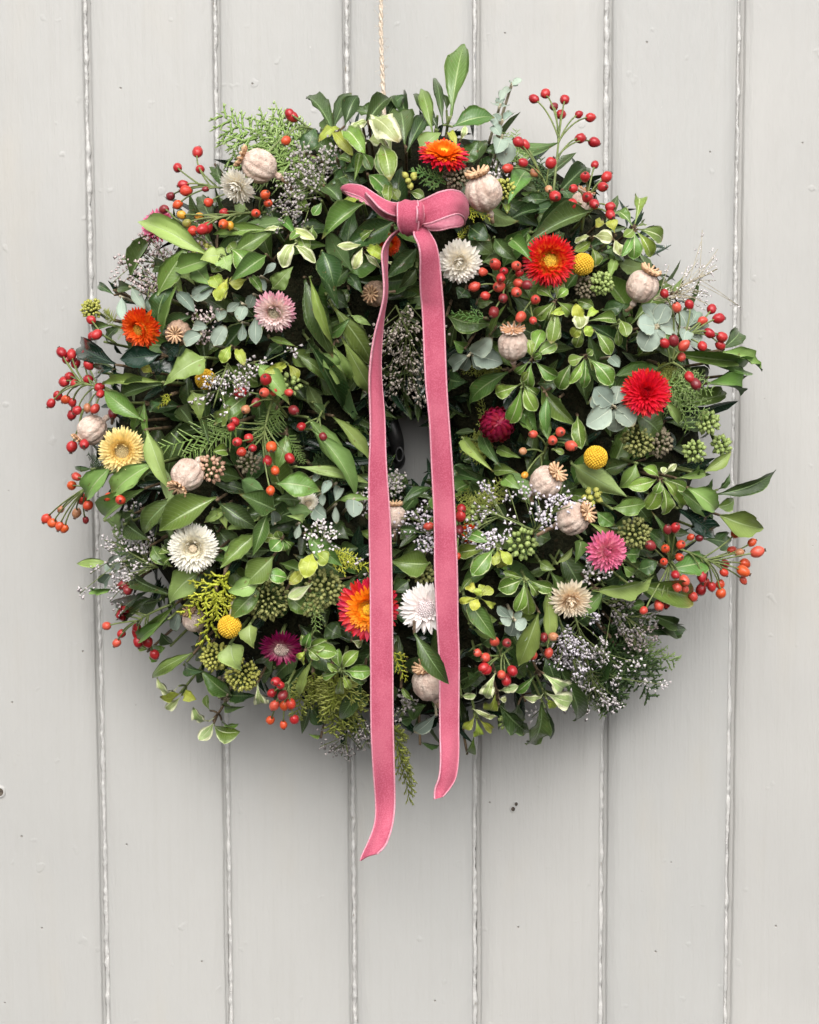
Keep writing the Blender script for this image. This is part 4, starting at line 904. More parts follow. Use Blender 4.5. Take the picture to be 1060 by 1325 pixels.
hips('few small red hips beside the right edge of the right ribbon tail', 'hips beside the right ribbon tail', (600, 700), 'r', "597 659 r 1.05;596 668;594 686 d;555 681 p .9;592 720 o .7", out=.006)
hips('orange rose hips spreading out at the right edge', 'right edge orange hips', (862, 705), 'o', "952 690;947 712 o .9;973 702 o .95;980 714 p 1.1;957 715 f .85;964 729;962 739 o 1.05;962 751 p .8;938 730 r;937 741 o .85;921 759 r 1.05;932 756 o;933 768 o 1.1;908 746 r .95;912 754 p;907 763 r 1.05;894 695 o .8;905 696 d .8", tip=(940, 735), out=.008)
hips('dark red and orange hips inside the wreath below the right rosette', 'hips under the right rosette', (862, 715), 'o', "864 685 d;874 683 r;842 706 d 1.2;861 710 o;881 705 o 1.05;879 721 o .8;859 727 o .95;886 751 p;886 761 p;874 744 r;897 772 p;853 783 p 1.1;862 781 p;833 790 p .9;876 760 p", tip=(868, 735), out=.016)
hips('rosy red rose hips at the bottom right of the ribbon tails', 'bottom hips right of the ribbon', (662, 838), 'r', "640 830 p 1.1;656 832 d .9;618 845 p;628 851 p 1.05;630 867 r 1.15;626 864 r;649 873 p .9;655 880 r;663 868 r 1.2", tip=(636, 858), out=.01)
hips('few red hips under the beige strawflower', 'hips under the beige strawflower', (705, 812), 'r', "690 848 p 1.05;710 845 p;704 825 d;716 824 f .9", out=.004)
hips('orange and red hips hanging at the bottom left', 'bottom left hanging hips', (382, 868), 'o', "357 882 r 1.05;355 913 p 1.1;363 887 r;350 932 o .95;367 938 o .9;368 913 o;376 911 o;381 931 r;352 897 r .9;366 900 d", tip=(366, 900), out=.008)
# ------------------------------------------------------------------ cypress, sea lavender, seed clusters
def conifer_mat(name, a, b2, tip):
    m = NT(name); sep = m.n('ShaderNodeSeparateXYZ'); m.l(m.uv, sep.inputs[0])
    c = m.mix(m.noise(m.wpos, 240, 3), a, b2); c = m.mix(m.step(sep.outputs[1], .45, 1.0), c, tip)
    m.color(c); m.rough(.5); m.spec(.4); m.bump(m.noise(m.wpos, 900, 2), .5, .0005); return m.mat
CONI = {'green': conifer_mat('cypress_green', (0.135, 0.225, 0.048), (0.260, 0.385, 0.105), (0.46, 0.58, 0.25)),
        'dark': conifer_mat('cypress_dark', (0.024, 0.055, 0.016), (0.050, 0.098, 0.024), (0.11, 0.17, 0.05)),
        'olive': conifer_mat('cypress_olive', (0.155, 0.190, 0.025), (0.29, 0.33, 0.055), (0.46, 0.49, 0.13)),
        'yellow': conifer_mat('cypress_yellow', (0.36, 0.43, 0.035), (0.58, 0.60, 0.060), (0.74, 0.72, 0.11)),
        'bright': conifer_mat('cypress_bright', (0.10, 0.24, 0.05), (0.18, 0.36, 0.09), (0.32, 0.5, 0.16))}
CG = {}
def spray_mesh(col, var, style):
    key = (col, var, style)
    if key in CG: return CG[key]
    r = random.Random(var * 17 + len(style)); b = MB()
    def twig(a, c2, rad, scales, t0, t1):
        rad *= 1.7 if col in ('yellow', 'bright') else (.88 if col == 'green' and style != 'needle' else 1.1)
        pts = []; rr = []
        for i in range(scales * 2 + 1):
            t = i / (scales * 2); p = a.lerp(c2, t); p = p + Vector((0, 0, -.03 * t * t * (c2 - a).length * 4)); pts.append(p)
            rr.append(rad * (1 - .55 * t) * (1.0 if i % 2 else .62))
        rr[-1] = rad * .12
        base = len(b.v); b.tube(pts, rr, 4, 0, False)
        n = len(b.v) - base
        for q in range(n): b.uv[base + q] = (.5, t0 + (t1 - t0) * (q / n))
    n1 = (11 if col in ('yellow', 'bright') else 18) if style != 'needle' else 22
    ax = [Vector((t, .05 * math.sin(t * 3 + var), -.12 * t * t)) for t in [i / 20 for i in range(21)]]
    for i in range(10): twig(ax[i * 2], ax[i * 2 + 2], .014 * (1.1 - i * .07), 2, .1, .2 + i * .07)
    for k in range(n1):
        t = .06 + .90 * k / n1; i = t * 20; p = ax[int(i)].lerp(ax[min(20, int(i) + 1)], i - int(i))
        ln = (.46 if style != 'needle' else .34) * (1 - t * .82) * r.uniform(.75, 1.15) * min(1, .55 + t * 2.2)
        s = 1 if k % 2 else -1; an = math.radians(r.uniform(36, 52) if style != 'needle' else r.uniform(42, 60)) * s
        z = r.uniform(-.22, .22)
        e = p + Vector((math.cos(an), math.sin(an), z)) * ln
        twig(p, e, .0125, 5, .2, .8)
        if style == 'needle': continue
        m2 = max(3, int(ln / (.058 if col in ('yellow', 'bright') else .042)))
        for j in range(1, m2):
            tt = j / m2; q = p.lerp(e, tt); s2 = 1 if j % 2 else -1
            a2 = an + math.radians(r.uniform(34, 50)) * s2; l2 = ln * .46 * (1.05 - tt) * r.uniform(.7, 1.2)
            twig(q, q + Vector((math.cos(a2), math.sin(a2), z + r.uniform(-.2, .2))) * l2, .0115, 3, .4, 1.0)
            if l2 > .09:
                for s3 in (-1, 1):
                    qq = q + Vector((math.cos(a2), math.sin(a2), z)) * l2 * .5; a3 = a2 + s3 * .7
                    twig(qq, qq + Vector((math.cos(a3), math.sin(a3), z)) * l2 * .42, .0105, 2, .6, 1.0)
    CG[key] = b.mesh('cypress_foliage', [CONI[col]]); return CG[key]
cr_ = random.Random(14)
def cypress(bx, by, tx, ty, col, label, width=1.0, lift=.0, style='scale', mark=None, rise=0.0, multi=1):
    d0, n0 = ring(bx, by); d1, n1 = ring(tx, ty)
    B = P(bx, by, d0 + lift); T = P(tx, ty, max(.012, d1 * .75 + d0 * .25 + lift + rise))
    root = thing('cypress_spray', label, 'conifer spray', B, 'cypress sprays in the wreath')
    b = MB(); b.tube([B + Vector((0, .03, 0)) - (T - B) * .1, B, B + (T - B) * .1], [.0012, .0011, .0009], 5); part('stem', b.mesh('stem', [STEM_D]), root)
    for k in range(multi):
        L = (T - B).length; nn = (n0 + Vector((cr_.uniform(-.3, .3), -.8, cr_.uniform(-.2, .3)))).normalized()
        off = Vector((0, 0, 0)); Tk = T
        if k:
            px_ = (T - B).cross(Vector((0, 1, 0))).normalized(); Tk = B + (T - B) * cr_.uniform(.65, .95) + px_ * L * cr_.uniform(-.35, .35) + Vector((0, cr_.uniform(-.01, .01), 0))
        part('foliage', spray_mesh(col, cr_.randrange(4), style), root, frame(Tk - B, nn, B, (Tk - B).length, L * width, L), 'stuff')
    if mark: LANDMARKS.append(((bx + tx) / 2, (by + ty) / 2, mark))
cypress(410, 205, 262, 138, 'green', 'fan of fresh green cypress sticking out at the top left', 1.0, -.004, mark='top left cypress fan', multi=3)
cypress(372, 214, 290, 190, 'green', 'smaller green cypress tip below the top left fan', .9, -.008, multi=2)
cypress(420, 250, 372, 200, 'green', 'short green cypress tip under the curled variegated leaves', .9, -.006, multi=2)
cypress(578, 236, 528, 222, 'bright', 'small bright green cypress tip above the bow', 1.2, .004, multi=2)
cypress(672, 215, 650, 165, 'green', 'short cypress tip behind the eucalyptus at the top', 1.1, -.006, multi=2)
cypress(700, 262, 702, 196, 'dark', 'dark cypress tip behind the red hips near the top', 1.0, -.004, multi=2)
cypress(600, 270, 636, 283, 'yellow', 'tiny yellow cypress tip under the large poppy head', 1.1, .018)
cypress(592, 310, 606, 290, 'yellow', 'yellow-green cypress tip right of the bow knot', .9, .004)
cypress(630, 412, 582, 404, 'bright', 'bright green cypress tip right of the right ribbon tail', .9, .008)
cypress(574, 366, 558, 366, 'bright', 'tiny bright green tip behind the right ribbon tail', .9, .01)
cypress(655, 478, 592, 484, 'olive', 'olive cypress under the round eucalyptus near the ribbon', .7, .002, multi=2)
cypress(636, 590, 592, 556, 'olive', 'olive cypress left of the crimson strawflower globe', 1.1, -.014, multi=3)
cypress(636, 560, 618, 512, 'olive', 'thin olive cypress tip above the crimson strawflower globe', .9, -.006, multi=1)
cypress(622, 660, 658, 618, 'olive', 'olive cypress left of the paired poppy heads', 1.1, -.004, multi=3)
cypress(620, 668, 586, 636, 'olive', 'olive cypress against the right ribbon tail', 1.0, -.008, multi=3)
cypress(860, 495, 930, 548, 'green', 'mossy green cypress below the scarlet strawflower at right', 1.0, .004, multi=4)
cypress(850, 470, 882, 500, 'olive', 'brownish green cypress above the scarlet strawflower', 1.1, -.002, multi=3)
cypress(310, 545, 185, 580, 'green', 'feathery green cypress spray right of the yellow strawflower', .85, .006, 'needle', multi=3, mark='feathery cypress at left')
cypress(262, 545, 300, 572, 'green', 'short feathery cypress above the dusky poppy head', 1.0, .002, 'needle', multi=2)
cypress(360, 525, 330, 580, 'green', 'feathery cypress hanging among the hips left of the ribbon', 1.2, -.002, 'needle', multi=3)
cypress(370, 560, 400, 600, 'green', 'feathery cypress tip right of the hips left of the ribbon', 1.0, .0, 'needle', multi=2)
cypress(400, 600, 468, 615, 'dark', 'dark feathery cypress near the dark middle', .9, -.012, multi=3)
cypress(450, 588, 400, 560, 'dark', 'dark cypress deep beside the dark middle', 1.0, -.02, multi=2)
cypress(222, 510, 200, 528, 'yellow', 'yellow cypress tip below the glossy dark leaves at left', .9, .002)
cypress(292, 738, 258, 850, 'yellow', 'long yellow cypress spray hanging at lower left', .75, .016, mark='long yellow cypress', multi=2)
cypress(280, 760, 286, 812, 'yellow', 'shorter yellow cypress tip beside the lower left ball flower', .8, .018)
cypress(425, 722, 480, 736, 'yellow', 'yellow-green cypress left of the left ribbon tail', 1.1, .006, multi=3)
cypress(400, 760, 412, 822, 'green', 'green cypress left of the large red strawflower', 1.0, .004, multi=2)
cypress(508, 838, 530, 884, 'yellow', 'yellow cypress tip between the ribbon tails near the bottom', .9, .008)
cypress(430, 868, 455, 968, 'olive', 'olive cypress hanging at the bottom left of the ribbon', .95, .0, multi=4, mark='bottom olive cypress')
cypress(405, 870, 415, 945, 'olive', 'olive cypress hanging beside the bottom left hips', .9, -.004, multi=3)
cypress(505, 925, 528, 1058, 'olive', 'long thin cypress trailing below the wreath between the ribbon tails', .36, .002, multi=1, mark='trailing cypress')
cypress(500, 930, 530, 1000, 'olive', 'second thin cypress trailing between the ribbon tails', .42, .0, multi=1)
cypress(800, 835, 892, 862, 'green', 'green cypress pointing right at the lower right edge', .7, -.004, multi=1, mark='lower right cypress')
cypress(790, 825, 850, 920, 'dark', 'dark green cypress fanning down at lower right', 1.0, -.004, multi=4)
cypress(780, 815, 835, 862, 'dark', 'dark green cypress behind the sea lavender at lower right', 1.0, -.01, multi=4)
cypress(775, 880, 783, 938, 'green', 'short cypress tip below the lower right sea lavender', .8, -.006, multi=2)
cypress(150, 415, 128, 402, 'olive', 'olive cypress at the far left above the glossy leaves', 1.0, .0, 'needle', multi=2)
cypress(165, 410, 150, 440, 'green', 'short feathery cypress left of the far left orange strawflower', 1.0, -.004, 'needle', multi=2)
cypress(135, 600, 108, 588, 'dark', 'dark leafy tip below the left edge poppy head', 1.0, .0, 'needle', multi=2)

LAVM = {'white': plain('floret_white', (0.60, 0.53, 0.53), (0.86, 0.81, 0.81), 900, .7, rnd=0), 'lilac': plain('floret_lilac', (0.52, 0.45, 0.53), (0.82, 0.78, 0.81), 900, .7),
        'grey': plain('floret_grey', (0.30, 0.26, 0.25), (0.56, 0.52, 0.50), 900, .7), 'pinkish': plain('floret_pinkish', (0.48, 0.36, 0.35), (0.72, 0.62, 0.60), 900, .7), 'beige': plain('floret_beige', (0.60, 0.50, 0.42), (0.80, 0.72, 0.64), 900, .7)}
vr = random.Random(6)
def lavender(bx, by, tx, ty, spread, n, col, label, lift=.01, size=1.0, thin=False, mark=None, per=11):
    d0 = ring(bx, by)[0]; d1 = ring(tx, ty)[0]
    A = P(bx, by, d0 - .006 + lift); T = P(tx, ty, max(.015, d1 * .7 + d0 * .3 + lift))
    root = thing('sea_lavender', label, 'flower spray', A, 'sea lavender sprays in the wreath')
    st = MB(); fl = MB()
    st.tube(bez(A, (A + T) / 2 + Vector((0, -.006, 0)), T, 6), [.0007, .0006, .0006, .0005, .0005, .0004], 5)
    for k in range(n):
        f = vr.uniform(.25, 1.0); wob = vr.gauss(0, .5) * spread
        ox = bx + (tx - bx) * f; oy = by + (ty - by) * f; ln = math.hypot(tx - bx, ty - by) or 1
        nx, ny = -(ty - by) / ln, (tx - bx) / ln
        ex = ox + nx * wob + (tx - bx) / ln * vr.uniform(0, .25) * spread; ey = oy + ny * wob + (ty - by) / ln * vr.uniform(0, .25) * spread
        dd = (d0 * (1 - f) + (d1 * .7 + d0 * .3) * f) + lift + vr.uniform(-.006, .008)
        E = P(ex, ey, max(.012, dd)); O = A.lerp(T, max(0, f - .28))
        st.tube(bez(O, (O + E) / 2 + Vector((0, -.002, .001)), E, 5), .0002 if thin else .0003, 4)
        dr = (E - O).normalized()
        for q in range(max(4, int(per * .95))):
            p = E - dr * (vr.uniform(0, .0065) * size) + Vector((vr.gauss(0, 1), vr.gauss(0, .8), vr.gauss(0, 1))) * (.0023 * size * (.5 if thin else 1))
            a = (dr + Vector((vr.gauss(0, .6), vr.gauss(0, .5) - .3, vr.gauss(0, .6)))).normalized(); u = a.orthogonal().normalized(); w = a.cross(u)
            h = .0023 * size * vr.uniform(.7, 1.25) * (.65 if thin else 1); r2 = h * .34
            vs = [p - a * h * .6] + [p + a * h * .35 + (u * math.cos(z) + w * math.sin(z)) * r2 * (1.25 if i % 2 else .8) for i, z in enumerate([i * math.pi / 3 for i in range(6)])] + [p + a * h * .12]
            fl.add(vs, [(0, 1 + (i + 1) % 6, 1 + i) for i in range(6)] + [(7, 1 + i, 1 + (i + 1) % 6) for i in range(6)])
    part('stem', st.mesh('stem', [STEM_P if thin else STEM]), root); part('florets', fl.mesh('florets', [LAVM[col]]), root, None, 'stuff')
    if mark: LANDMARKS.append(((bx + tx) / 2, (by + ty) / 2, mark))
lavender(528, 392, 522, 525, 46, 34, 'beige', 'creamy sea lavender hanging between the ribbon tails over the dark middle', .0, mark='hanging sea lavender', per=14)
lavender(512, 395, 532, 440, 40, 12, 'beige', 'short creamy sea lavender just below the small brown poppy head', .0)
lavender(700, 690, 612, 652, 60, 14, 'lilac', 'lilac-white sea lavender spreading left of the paired poppy heads', .016, mark='lilac sea lavender')
lavender(690, 690, 735, 640, 46, 15, 'lilac', 'lilac-white sea lavender lying across the paired poppy heads', .030)
lavender(650, 712, 632, 690, 30, 9, 'lilac', 'small lilac sea lavender tuft above the lower right rosette', .014)
lavender(745, 800, 775, 915, 78, 34, 'white', 'large white sea lavender spray drooping at the lower right edge', .010, per=14, mark='lower right sea lavender')
lavender(720, 790, 748, 872, 40, 20, 'lilac', 'lilac sea lavender under the beige strawflower', .012, per=13)
lavender(770, 770, 830, 812, 60, 22, 'grey', 'dark greyish sea lavender below the bright pink strawflower', .002, mark='grey sea lavender')
lavender(800, 808, 838, 838, 40, 12, 'pinkish', 'pinkish sea lavender at the lower right edge above the cypress', .004)
lavender(760, 752, 772, 722, 30, 9, 'white', 'white sea lavender tuft between the pink and the beige strawflower', .012)
lavender(205, 735, 145, 700, 60, 26, 'white', 'white sea lavender sticking out at the left edge by the white strawflower', .0, mark='left edge sea lavender')
lavender(185, 760, 150, 755, 40, 10, 'white', 'white sea lavender tuft at the left edge over the groove', .0)
lavender(240, 345, 158, 335, 40, 26, 'pinkish', 'pinkish sea lavender at the upper left edge', -.002, mark='upper left sea lavender')
lavender(210, 360, 185, 372, 30, 12, 'pinkish', 'pinkish sea lavender above the far left orange strawflower', .0)
lavender(270, 320, 245, 305, 30, 10, 'pinkish', 'pinkish sea lavender tuft under the upper left hips', .004)
lavender(420, 255, 372, 225, 60, 26, 'grey', 'greyish sea lavender between the upper left poppy head and the bow', .002, mark='grey sea lavender at upper left')
lavender(400, 270, 365, 275, 40, 12, 'grey', 'greyish sea lavender tuft left of the bow', .004)
lavender(440, 215, 410, 200, 40, 12, 'grey', 'greyish sea lavender under the curled variegated leaves', .0)
lavender(295, 470, 276, 528, 34, 12, 'white', 'white sea lavender hanging right of the light broad leaf at left', .012)
lavender(310, 470, 330, 495, 40, 10, 'white', 'white sea lavender tuft below the pale pink strawflower', .01)
lavender(260, 445, 255, 405, 24, 10, 'pinkish', 'pinkish sea lavender beside the brown end-on poppy head', .0)
lavender(400, 720, 428, 690, 40, 16, 'white', 'white sea lavender left of the left ribbon tail', .012, mark='sea lavender left of the ribbon')
lavender(470, 660, 466, 636, 24, 7, 'white', 'tiny white sea lavender tuft against the left ribbon tail', .0)
lavender(512, 640, 514, 610, 22, 8, 'grey', 'grey sea lavender tip at the bottom of the dark middle', .0)
lavender(560, 700, 538, 660, 46, 14, 'lilac', 'lilac sea lavender between the ribbon tails below the dark middle', .006)
lavender(550, 720, 552, 702, 24, 6, 'lilac', 'small lilac sea lavender above the white strawflower between the tails', .006)
lavender(455, 930, 442, 978, 50, 12, 'grey', 'thin greyish sea lavender hanging below the wreath left of the ribbon', -.004)
lavender(470, 935, 478, 968, 30, 7, 'grey', 'grey sea lavender tip against the left ribbon tail at the bottom', -.004)
lavender(846, 388, 928, 348, 62, 30, 'white', 'airy white dried spray fanning out at the right edge', .0, thin=True, per=5, mark='airy white spray')
lavender(852, 385, 900, 385, 40, 16, 'white', 'thin airy white dried spray below the upper right poppy head', .002, thin=True, per=4)
lavender(640, 235, 645, 200, 26, 8, 'white', 'tiny white sea lavender tuft beside the top eucalyptus', .0)
lavender(700, 590, 0.5 * (700 + 705), 640, 10, 3, 'white', 'speck of sea lavender below the orange-red hips', .01)
lavender(535, 915, 520, 905, 22, 7, 'grey', 'grey sea lavender tip beside the bottom poppy head', -.004)

BERM = {'green': plain('seed_green', (0.22, 0.30, 0.08), (0.36, 0.44, 0.15), 400, .5), 'olive': plain('seed_olive', (0.19, 0.20, 0.06), (0.34, 0.35, 0.12), 400, .6), 'brown': plain('seed_brown', (0.15, 0.12, 0.08), (0.27, 0.23, 0.15), 400, .65),
        'yellow': plain('seed_yellow', (0.32, 0.33, 0.06), (0.48, 0.47, 0.12), 400, .6), 'pink': plain('seed_pink', (0.42, 0.22, 0.14), (0.62, 0.42, 0.30), 400, .6)}
ur = random.Random(19)
def umbel(px, py, rad, n, col, label, lift=.010, ball=2.6, fx=0.0, fy=-.1, mark=None, core=True):
    d = ring(px, py)[0] + lift; c = P(px, py, d); R = rad * pxm(d); n_ = facing(px, py, fx, fy); u = n_.orthogonal().normalized(); v = n_.cross(u)
    hub = c - n_ * R * .8
    root = thing('seed_cluster', label, 'seed cluster', hub, 'green seed clusters in the wreath')
    st = MB(); be = MB(); st.tube([hub - n_ * .01 + Vector((0, .012, -.004)), hub], .0010, 6)
    for k in range(n):
        z = 1 - 1.15 * (k + .5) / n; a = k * 2.39996 + ur.uniform(-.2, .2); rr = math.sqrt(max(0, 1 - z * z))
        dr = (u * math.cos(a) + v * math.sin(a)) * rr + n_ * z
        p = c + dr * R * ur.uniform(.85, 1.05) - n_ * R * .35; r2 = ball * 1.22 * pxm(d) * ur.uniform(.8, 1.15)
        st.tube([hub, hub.lerp(p, .55), p], [.0005, .0004, .0005], 4, 0, False); be.ball(p, r2, 7, 5, 0, dr, 1.1)
        be.tube([p + dr * r2 * .9, p + dr * r2 * 1.35], [r2 * .35, r2 * .12], 5)
    part('stem', st.mesh('stem', [STEM]), root); part('seeds', be.mesh('seeds', [BERM[col]]), root, None, 'stuff')
    if mark: LANDMARKS.append((px, py, mark))
umbel(676, 704, 19, 26, 'green', 'bright green ivy seed cluster left of the lower poppy head', .016, 3.0, mark='bright green seed cluster')
umbel(618, 668, 14, 10, 'green', 'small green seed cluster right of the right ribbon tail', .004, 2.8)
umbel(374, 497, 14, 16, 'green', 'green seed cluster among the red hips left of the ribbon', .008, 2.8)
umbel(344, 775, 28, 110, 'olive', 'olive fuzzy seed cluster above the magenta strawflower', .004, 2.0, mark='olive seed cluster')
umbel(420, 762, 24, 70, 'olive', 'olive seed cluster left of the large red strawflower', .002, 2.4)
umbel(404, 780, 18, 40, 'olive', 'small olive seed cluster beside green cypress at lower left', -.002, 2.4)
umbel(278, 850, 18, 60, 'yellow', 'yellow-green seed cluster under the lower left ball flower', .008, 2.2)
umbel(314, 876, 21, 90, 'yellow', 'yellow-green seed cluster at the bottom left edge', .008, 2.0, fy=.4, mark='bottom left seed cluster')
umbel(290, 892, 16, 40, 'brown', 'brownish seed cluster at the bottom left edge', .0, 2.2, fy=.4)
umbel(592, 227, 16, 60, 'brown', 'grey-brown seed cluster left of the large poppy head', .012, 2.1, mark='grey-brown seed cluster')
umbel(654, 244, 13, 46, 'yellow', 'yellow-green seed cluster right of the large poppy head', .012, 1.9)
umbel(779, 366, 14, 44, 'green', 'pale green seed cluster below the ball flower near the red strawflower', .014, 2.3)
umbel(759, 371, 13, 40, 'brown', 'brownish seed cluster below the ball flower near the red strawflower', .008, 2.0)
umbel(826, 570, 20, 70, 'olive', 'olive seed cluster below the scarlet strawflower', .002, 2.1)
umbel(852, 572, 18, 60, 'brown', 'brownish seed cluster below the scarlet strawflower', .0, 2.1)
umbel(822, 690, 20, 60, 'olive', 'olive seed cluster right of the bright pink strawflower', .002, 2.2)
umbel(917, 546, 14, 30, 'green', 'pale green seed cluster at the right edge below the cypress', .0, 2.6)
umbel(900, 584, 14, 26, 'green', 'pale green seed cluster hanging at the right edge', .0, 2.6)
umbel(934, 576, 12, 22, 'green', 'pale green seed cluster farthest out at the right edge', .0, 2.6)
umbel(117, 400, 13, 60, 'yellow', 'yellow-green fuzzy seed cluster at the far left edge', .004, 1.7, fx=-.4)
umbel(273, 606, 17, 40, 'pink', 'pinkish brown bud cluster right of the dusky poppy head', .010, 2.3)
umbel(322, 598, 14, 36, 'brown', 'brownish bud cluster under the hips left of the ribbon', .0, 2.0)
umbel(548, 742, 14, 30, 'olive', 'green bud cluster above the white strawflower between the tails', .004, 2.4)
umbel(766, 642, 12, 10, 'yellow', 'yellow-green bud right of the paired poppy heads', .006, 3.2)
umbel(262, 325, 12, 16, 'yellow', 'yellowish buds under the upper left hips', .002, 3.0)
umbel(655, 935, 10, 16, 'green', 'small green seed cluster at the bottom edge right of the ribbon', -.004, 2.2)
umbel(530, 232, 8, 5, 'yellow', 'pale yellow bud above the bow', .012, 3.4)

# ------------------------------------------------------------------ the wreath's bound base
MOSS = plain('moss', (0.010, 0.012, 0.006), (0.026, 0.026, 0.013), 160, .95, 1.0, 420, .1, c3=(0.03, 0.022, 0.012), dist=.003)  # near-black moss: the shade of the gaps is put into its colour
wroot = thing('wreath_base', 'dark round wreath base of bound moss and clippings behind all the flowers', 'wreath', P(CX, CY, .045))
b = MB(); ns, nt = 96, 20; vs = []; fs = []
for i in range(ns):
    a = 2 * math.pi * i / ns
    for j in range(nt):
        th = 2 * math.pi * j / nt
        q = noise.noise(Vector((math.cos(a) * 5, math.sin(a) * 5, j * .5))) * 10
        f = .5 + .5 * math.cos(th); rr = (64 + q * .6) * (1 - f) + (374 + q) * f; dd = .040 + (.038 + q * .0003) * math.sin(th)  # inner edge drawn in so the ring's shape shades the door in the hole
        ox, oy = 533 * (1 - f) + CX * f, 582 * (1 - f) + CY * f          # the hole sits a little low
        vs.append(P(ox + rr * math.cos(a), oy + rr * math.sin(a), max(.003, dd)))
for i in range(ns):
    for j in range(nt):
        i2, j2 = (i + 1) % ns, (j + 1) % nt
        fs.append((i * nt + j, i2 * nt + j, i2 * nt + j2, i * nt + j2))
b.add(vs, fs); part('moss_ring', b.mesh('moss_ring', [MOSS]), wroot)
# clippings poking out of the moss: too many and too hidden to pick apart
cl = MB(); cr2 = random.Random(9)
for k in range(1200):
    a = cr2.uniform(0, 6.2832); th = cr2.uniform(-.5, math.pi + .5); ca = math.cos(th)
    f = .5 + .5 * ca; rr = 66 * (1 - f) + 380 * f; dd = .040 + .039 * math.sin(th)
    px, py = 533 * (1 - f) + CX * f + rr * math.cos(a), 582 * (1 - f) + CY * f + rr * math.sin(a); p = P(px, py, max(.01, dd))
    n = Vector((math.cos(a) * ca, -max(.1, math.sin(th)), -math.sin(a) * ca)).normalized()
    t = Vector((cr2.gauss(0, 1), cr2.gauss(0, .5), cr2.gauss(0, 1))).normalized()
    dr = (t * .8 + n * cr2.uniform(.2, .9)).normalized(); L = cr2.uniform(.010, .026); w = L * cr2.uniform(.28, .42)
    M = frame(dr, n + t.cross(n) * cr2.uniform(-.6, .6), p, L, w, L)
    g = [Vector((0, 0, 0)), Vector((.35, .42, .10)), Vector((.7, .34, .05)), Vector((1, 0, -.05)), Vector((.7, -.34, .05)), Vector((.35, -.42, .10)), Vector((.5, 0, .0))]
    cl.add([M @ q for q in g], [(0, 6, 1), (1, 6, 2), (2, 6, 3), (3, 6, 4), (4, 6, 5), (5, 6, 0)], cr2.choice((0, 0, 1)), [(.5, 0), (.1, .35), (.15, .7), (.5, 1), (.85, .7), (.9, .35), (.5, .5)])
part('clippings', cl.mesh('clippings', [LM['glossy'][0], LM['dark'][0]]), wroot, None, 'stuff')  # darkest leaf colours, so the gaps look deep in shade

# ------------------------------------------------------------------ twine
JUTE = plain('jute', (0.48, 0.39, 0.30), (0.68, 0.59, 0.49), 700, .9, .8, 1600, .1)
tw = thing('twine', 'jute twine running up the door that the wreath hangs from', 'string', P(497, 150, .03))
top, bot = P(491.5, -120, .012), P(497.5, 205, .060)
for ply in range(2):
    b = MB(); pts = []
    for i in range(161):
        t = i / 160; q = top.lerp(bot, t) + Vector((.0006 * math.sin(t * 9), .012 * t * (t - 1), 0)); a = t * 92 + ply * math.pi
        pts.append(q + Vector((math.cos(a), math.sin(a), 0)) * .0007)
    b.tube(pts, .0008, 6); part('ply', b.mesh('ply', [JUTE]), tw)
b = MB()
for k in range(150):
    t = cr2.uniform(.1, 1); q = top.lerp(bot, t) + Vector((.0006 * math.sin(t * 9), .012 * t * (t - 1), 0)); e = Vector((cr2.gauss(0, 1), -abs(cr2.gauss(0, .6)), cr2.gauss(0, 1.2))).normalized()
    b.tube(bez(q, q + e * .002, q + e * cr2.uniform(.0025, .006) + Vector((0, 0, cr2.uniform(-.002, .002))), 4), .00008, 3, 0, False)
part('fibres', b.mesh('fibres', [JUTE]), tw, None, 'stuff')

# ------------------------------------------------------------------ velvet ribbon
def velvet():
    m = NT('pink_velvet'); wp = m.wpos
    c = m.mix(m.step(m.noise(wp, 45, 3), .35, .7), (0.38, 0.066, 0.112), (0.47, 0.108, 0.160)); c = m.mix(m.math('MULTIPLY', m.step(m.noise(wp, 1300, 3), .35, .75), .5), c, (0.58, 0.165, 0.235))
    m.color(c); m.rough(.85); m.spec(.15); m.bs.inputs['Sheen Weight'].default_value = .3; m.bs.inputs['Sheen Roughness'].default_value = .35; m.bs.inputs['Sheen Tint'].default_value = (1, .62, .70, 1)
    m.bump(m.noise(wp, 2400, 2), .35, .0004); return m.mat
VELVET = velvet(); EDGE = plain('ribbon_edge', (0.54, 0.21, 0.27), (0.66, 0.32, 0.38), 900, .6)
VBACK = plain('ribbon_back', (0.46, 0.14, 0.20), (0.54, 0.20, 0.26), 600, .6)
bow = thing('ribbon_bow', 'pink velvet ribbon bow with pale edges and two long hanging tails', 'ribbon', P(530, 280, .14))
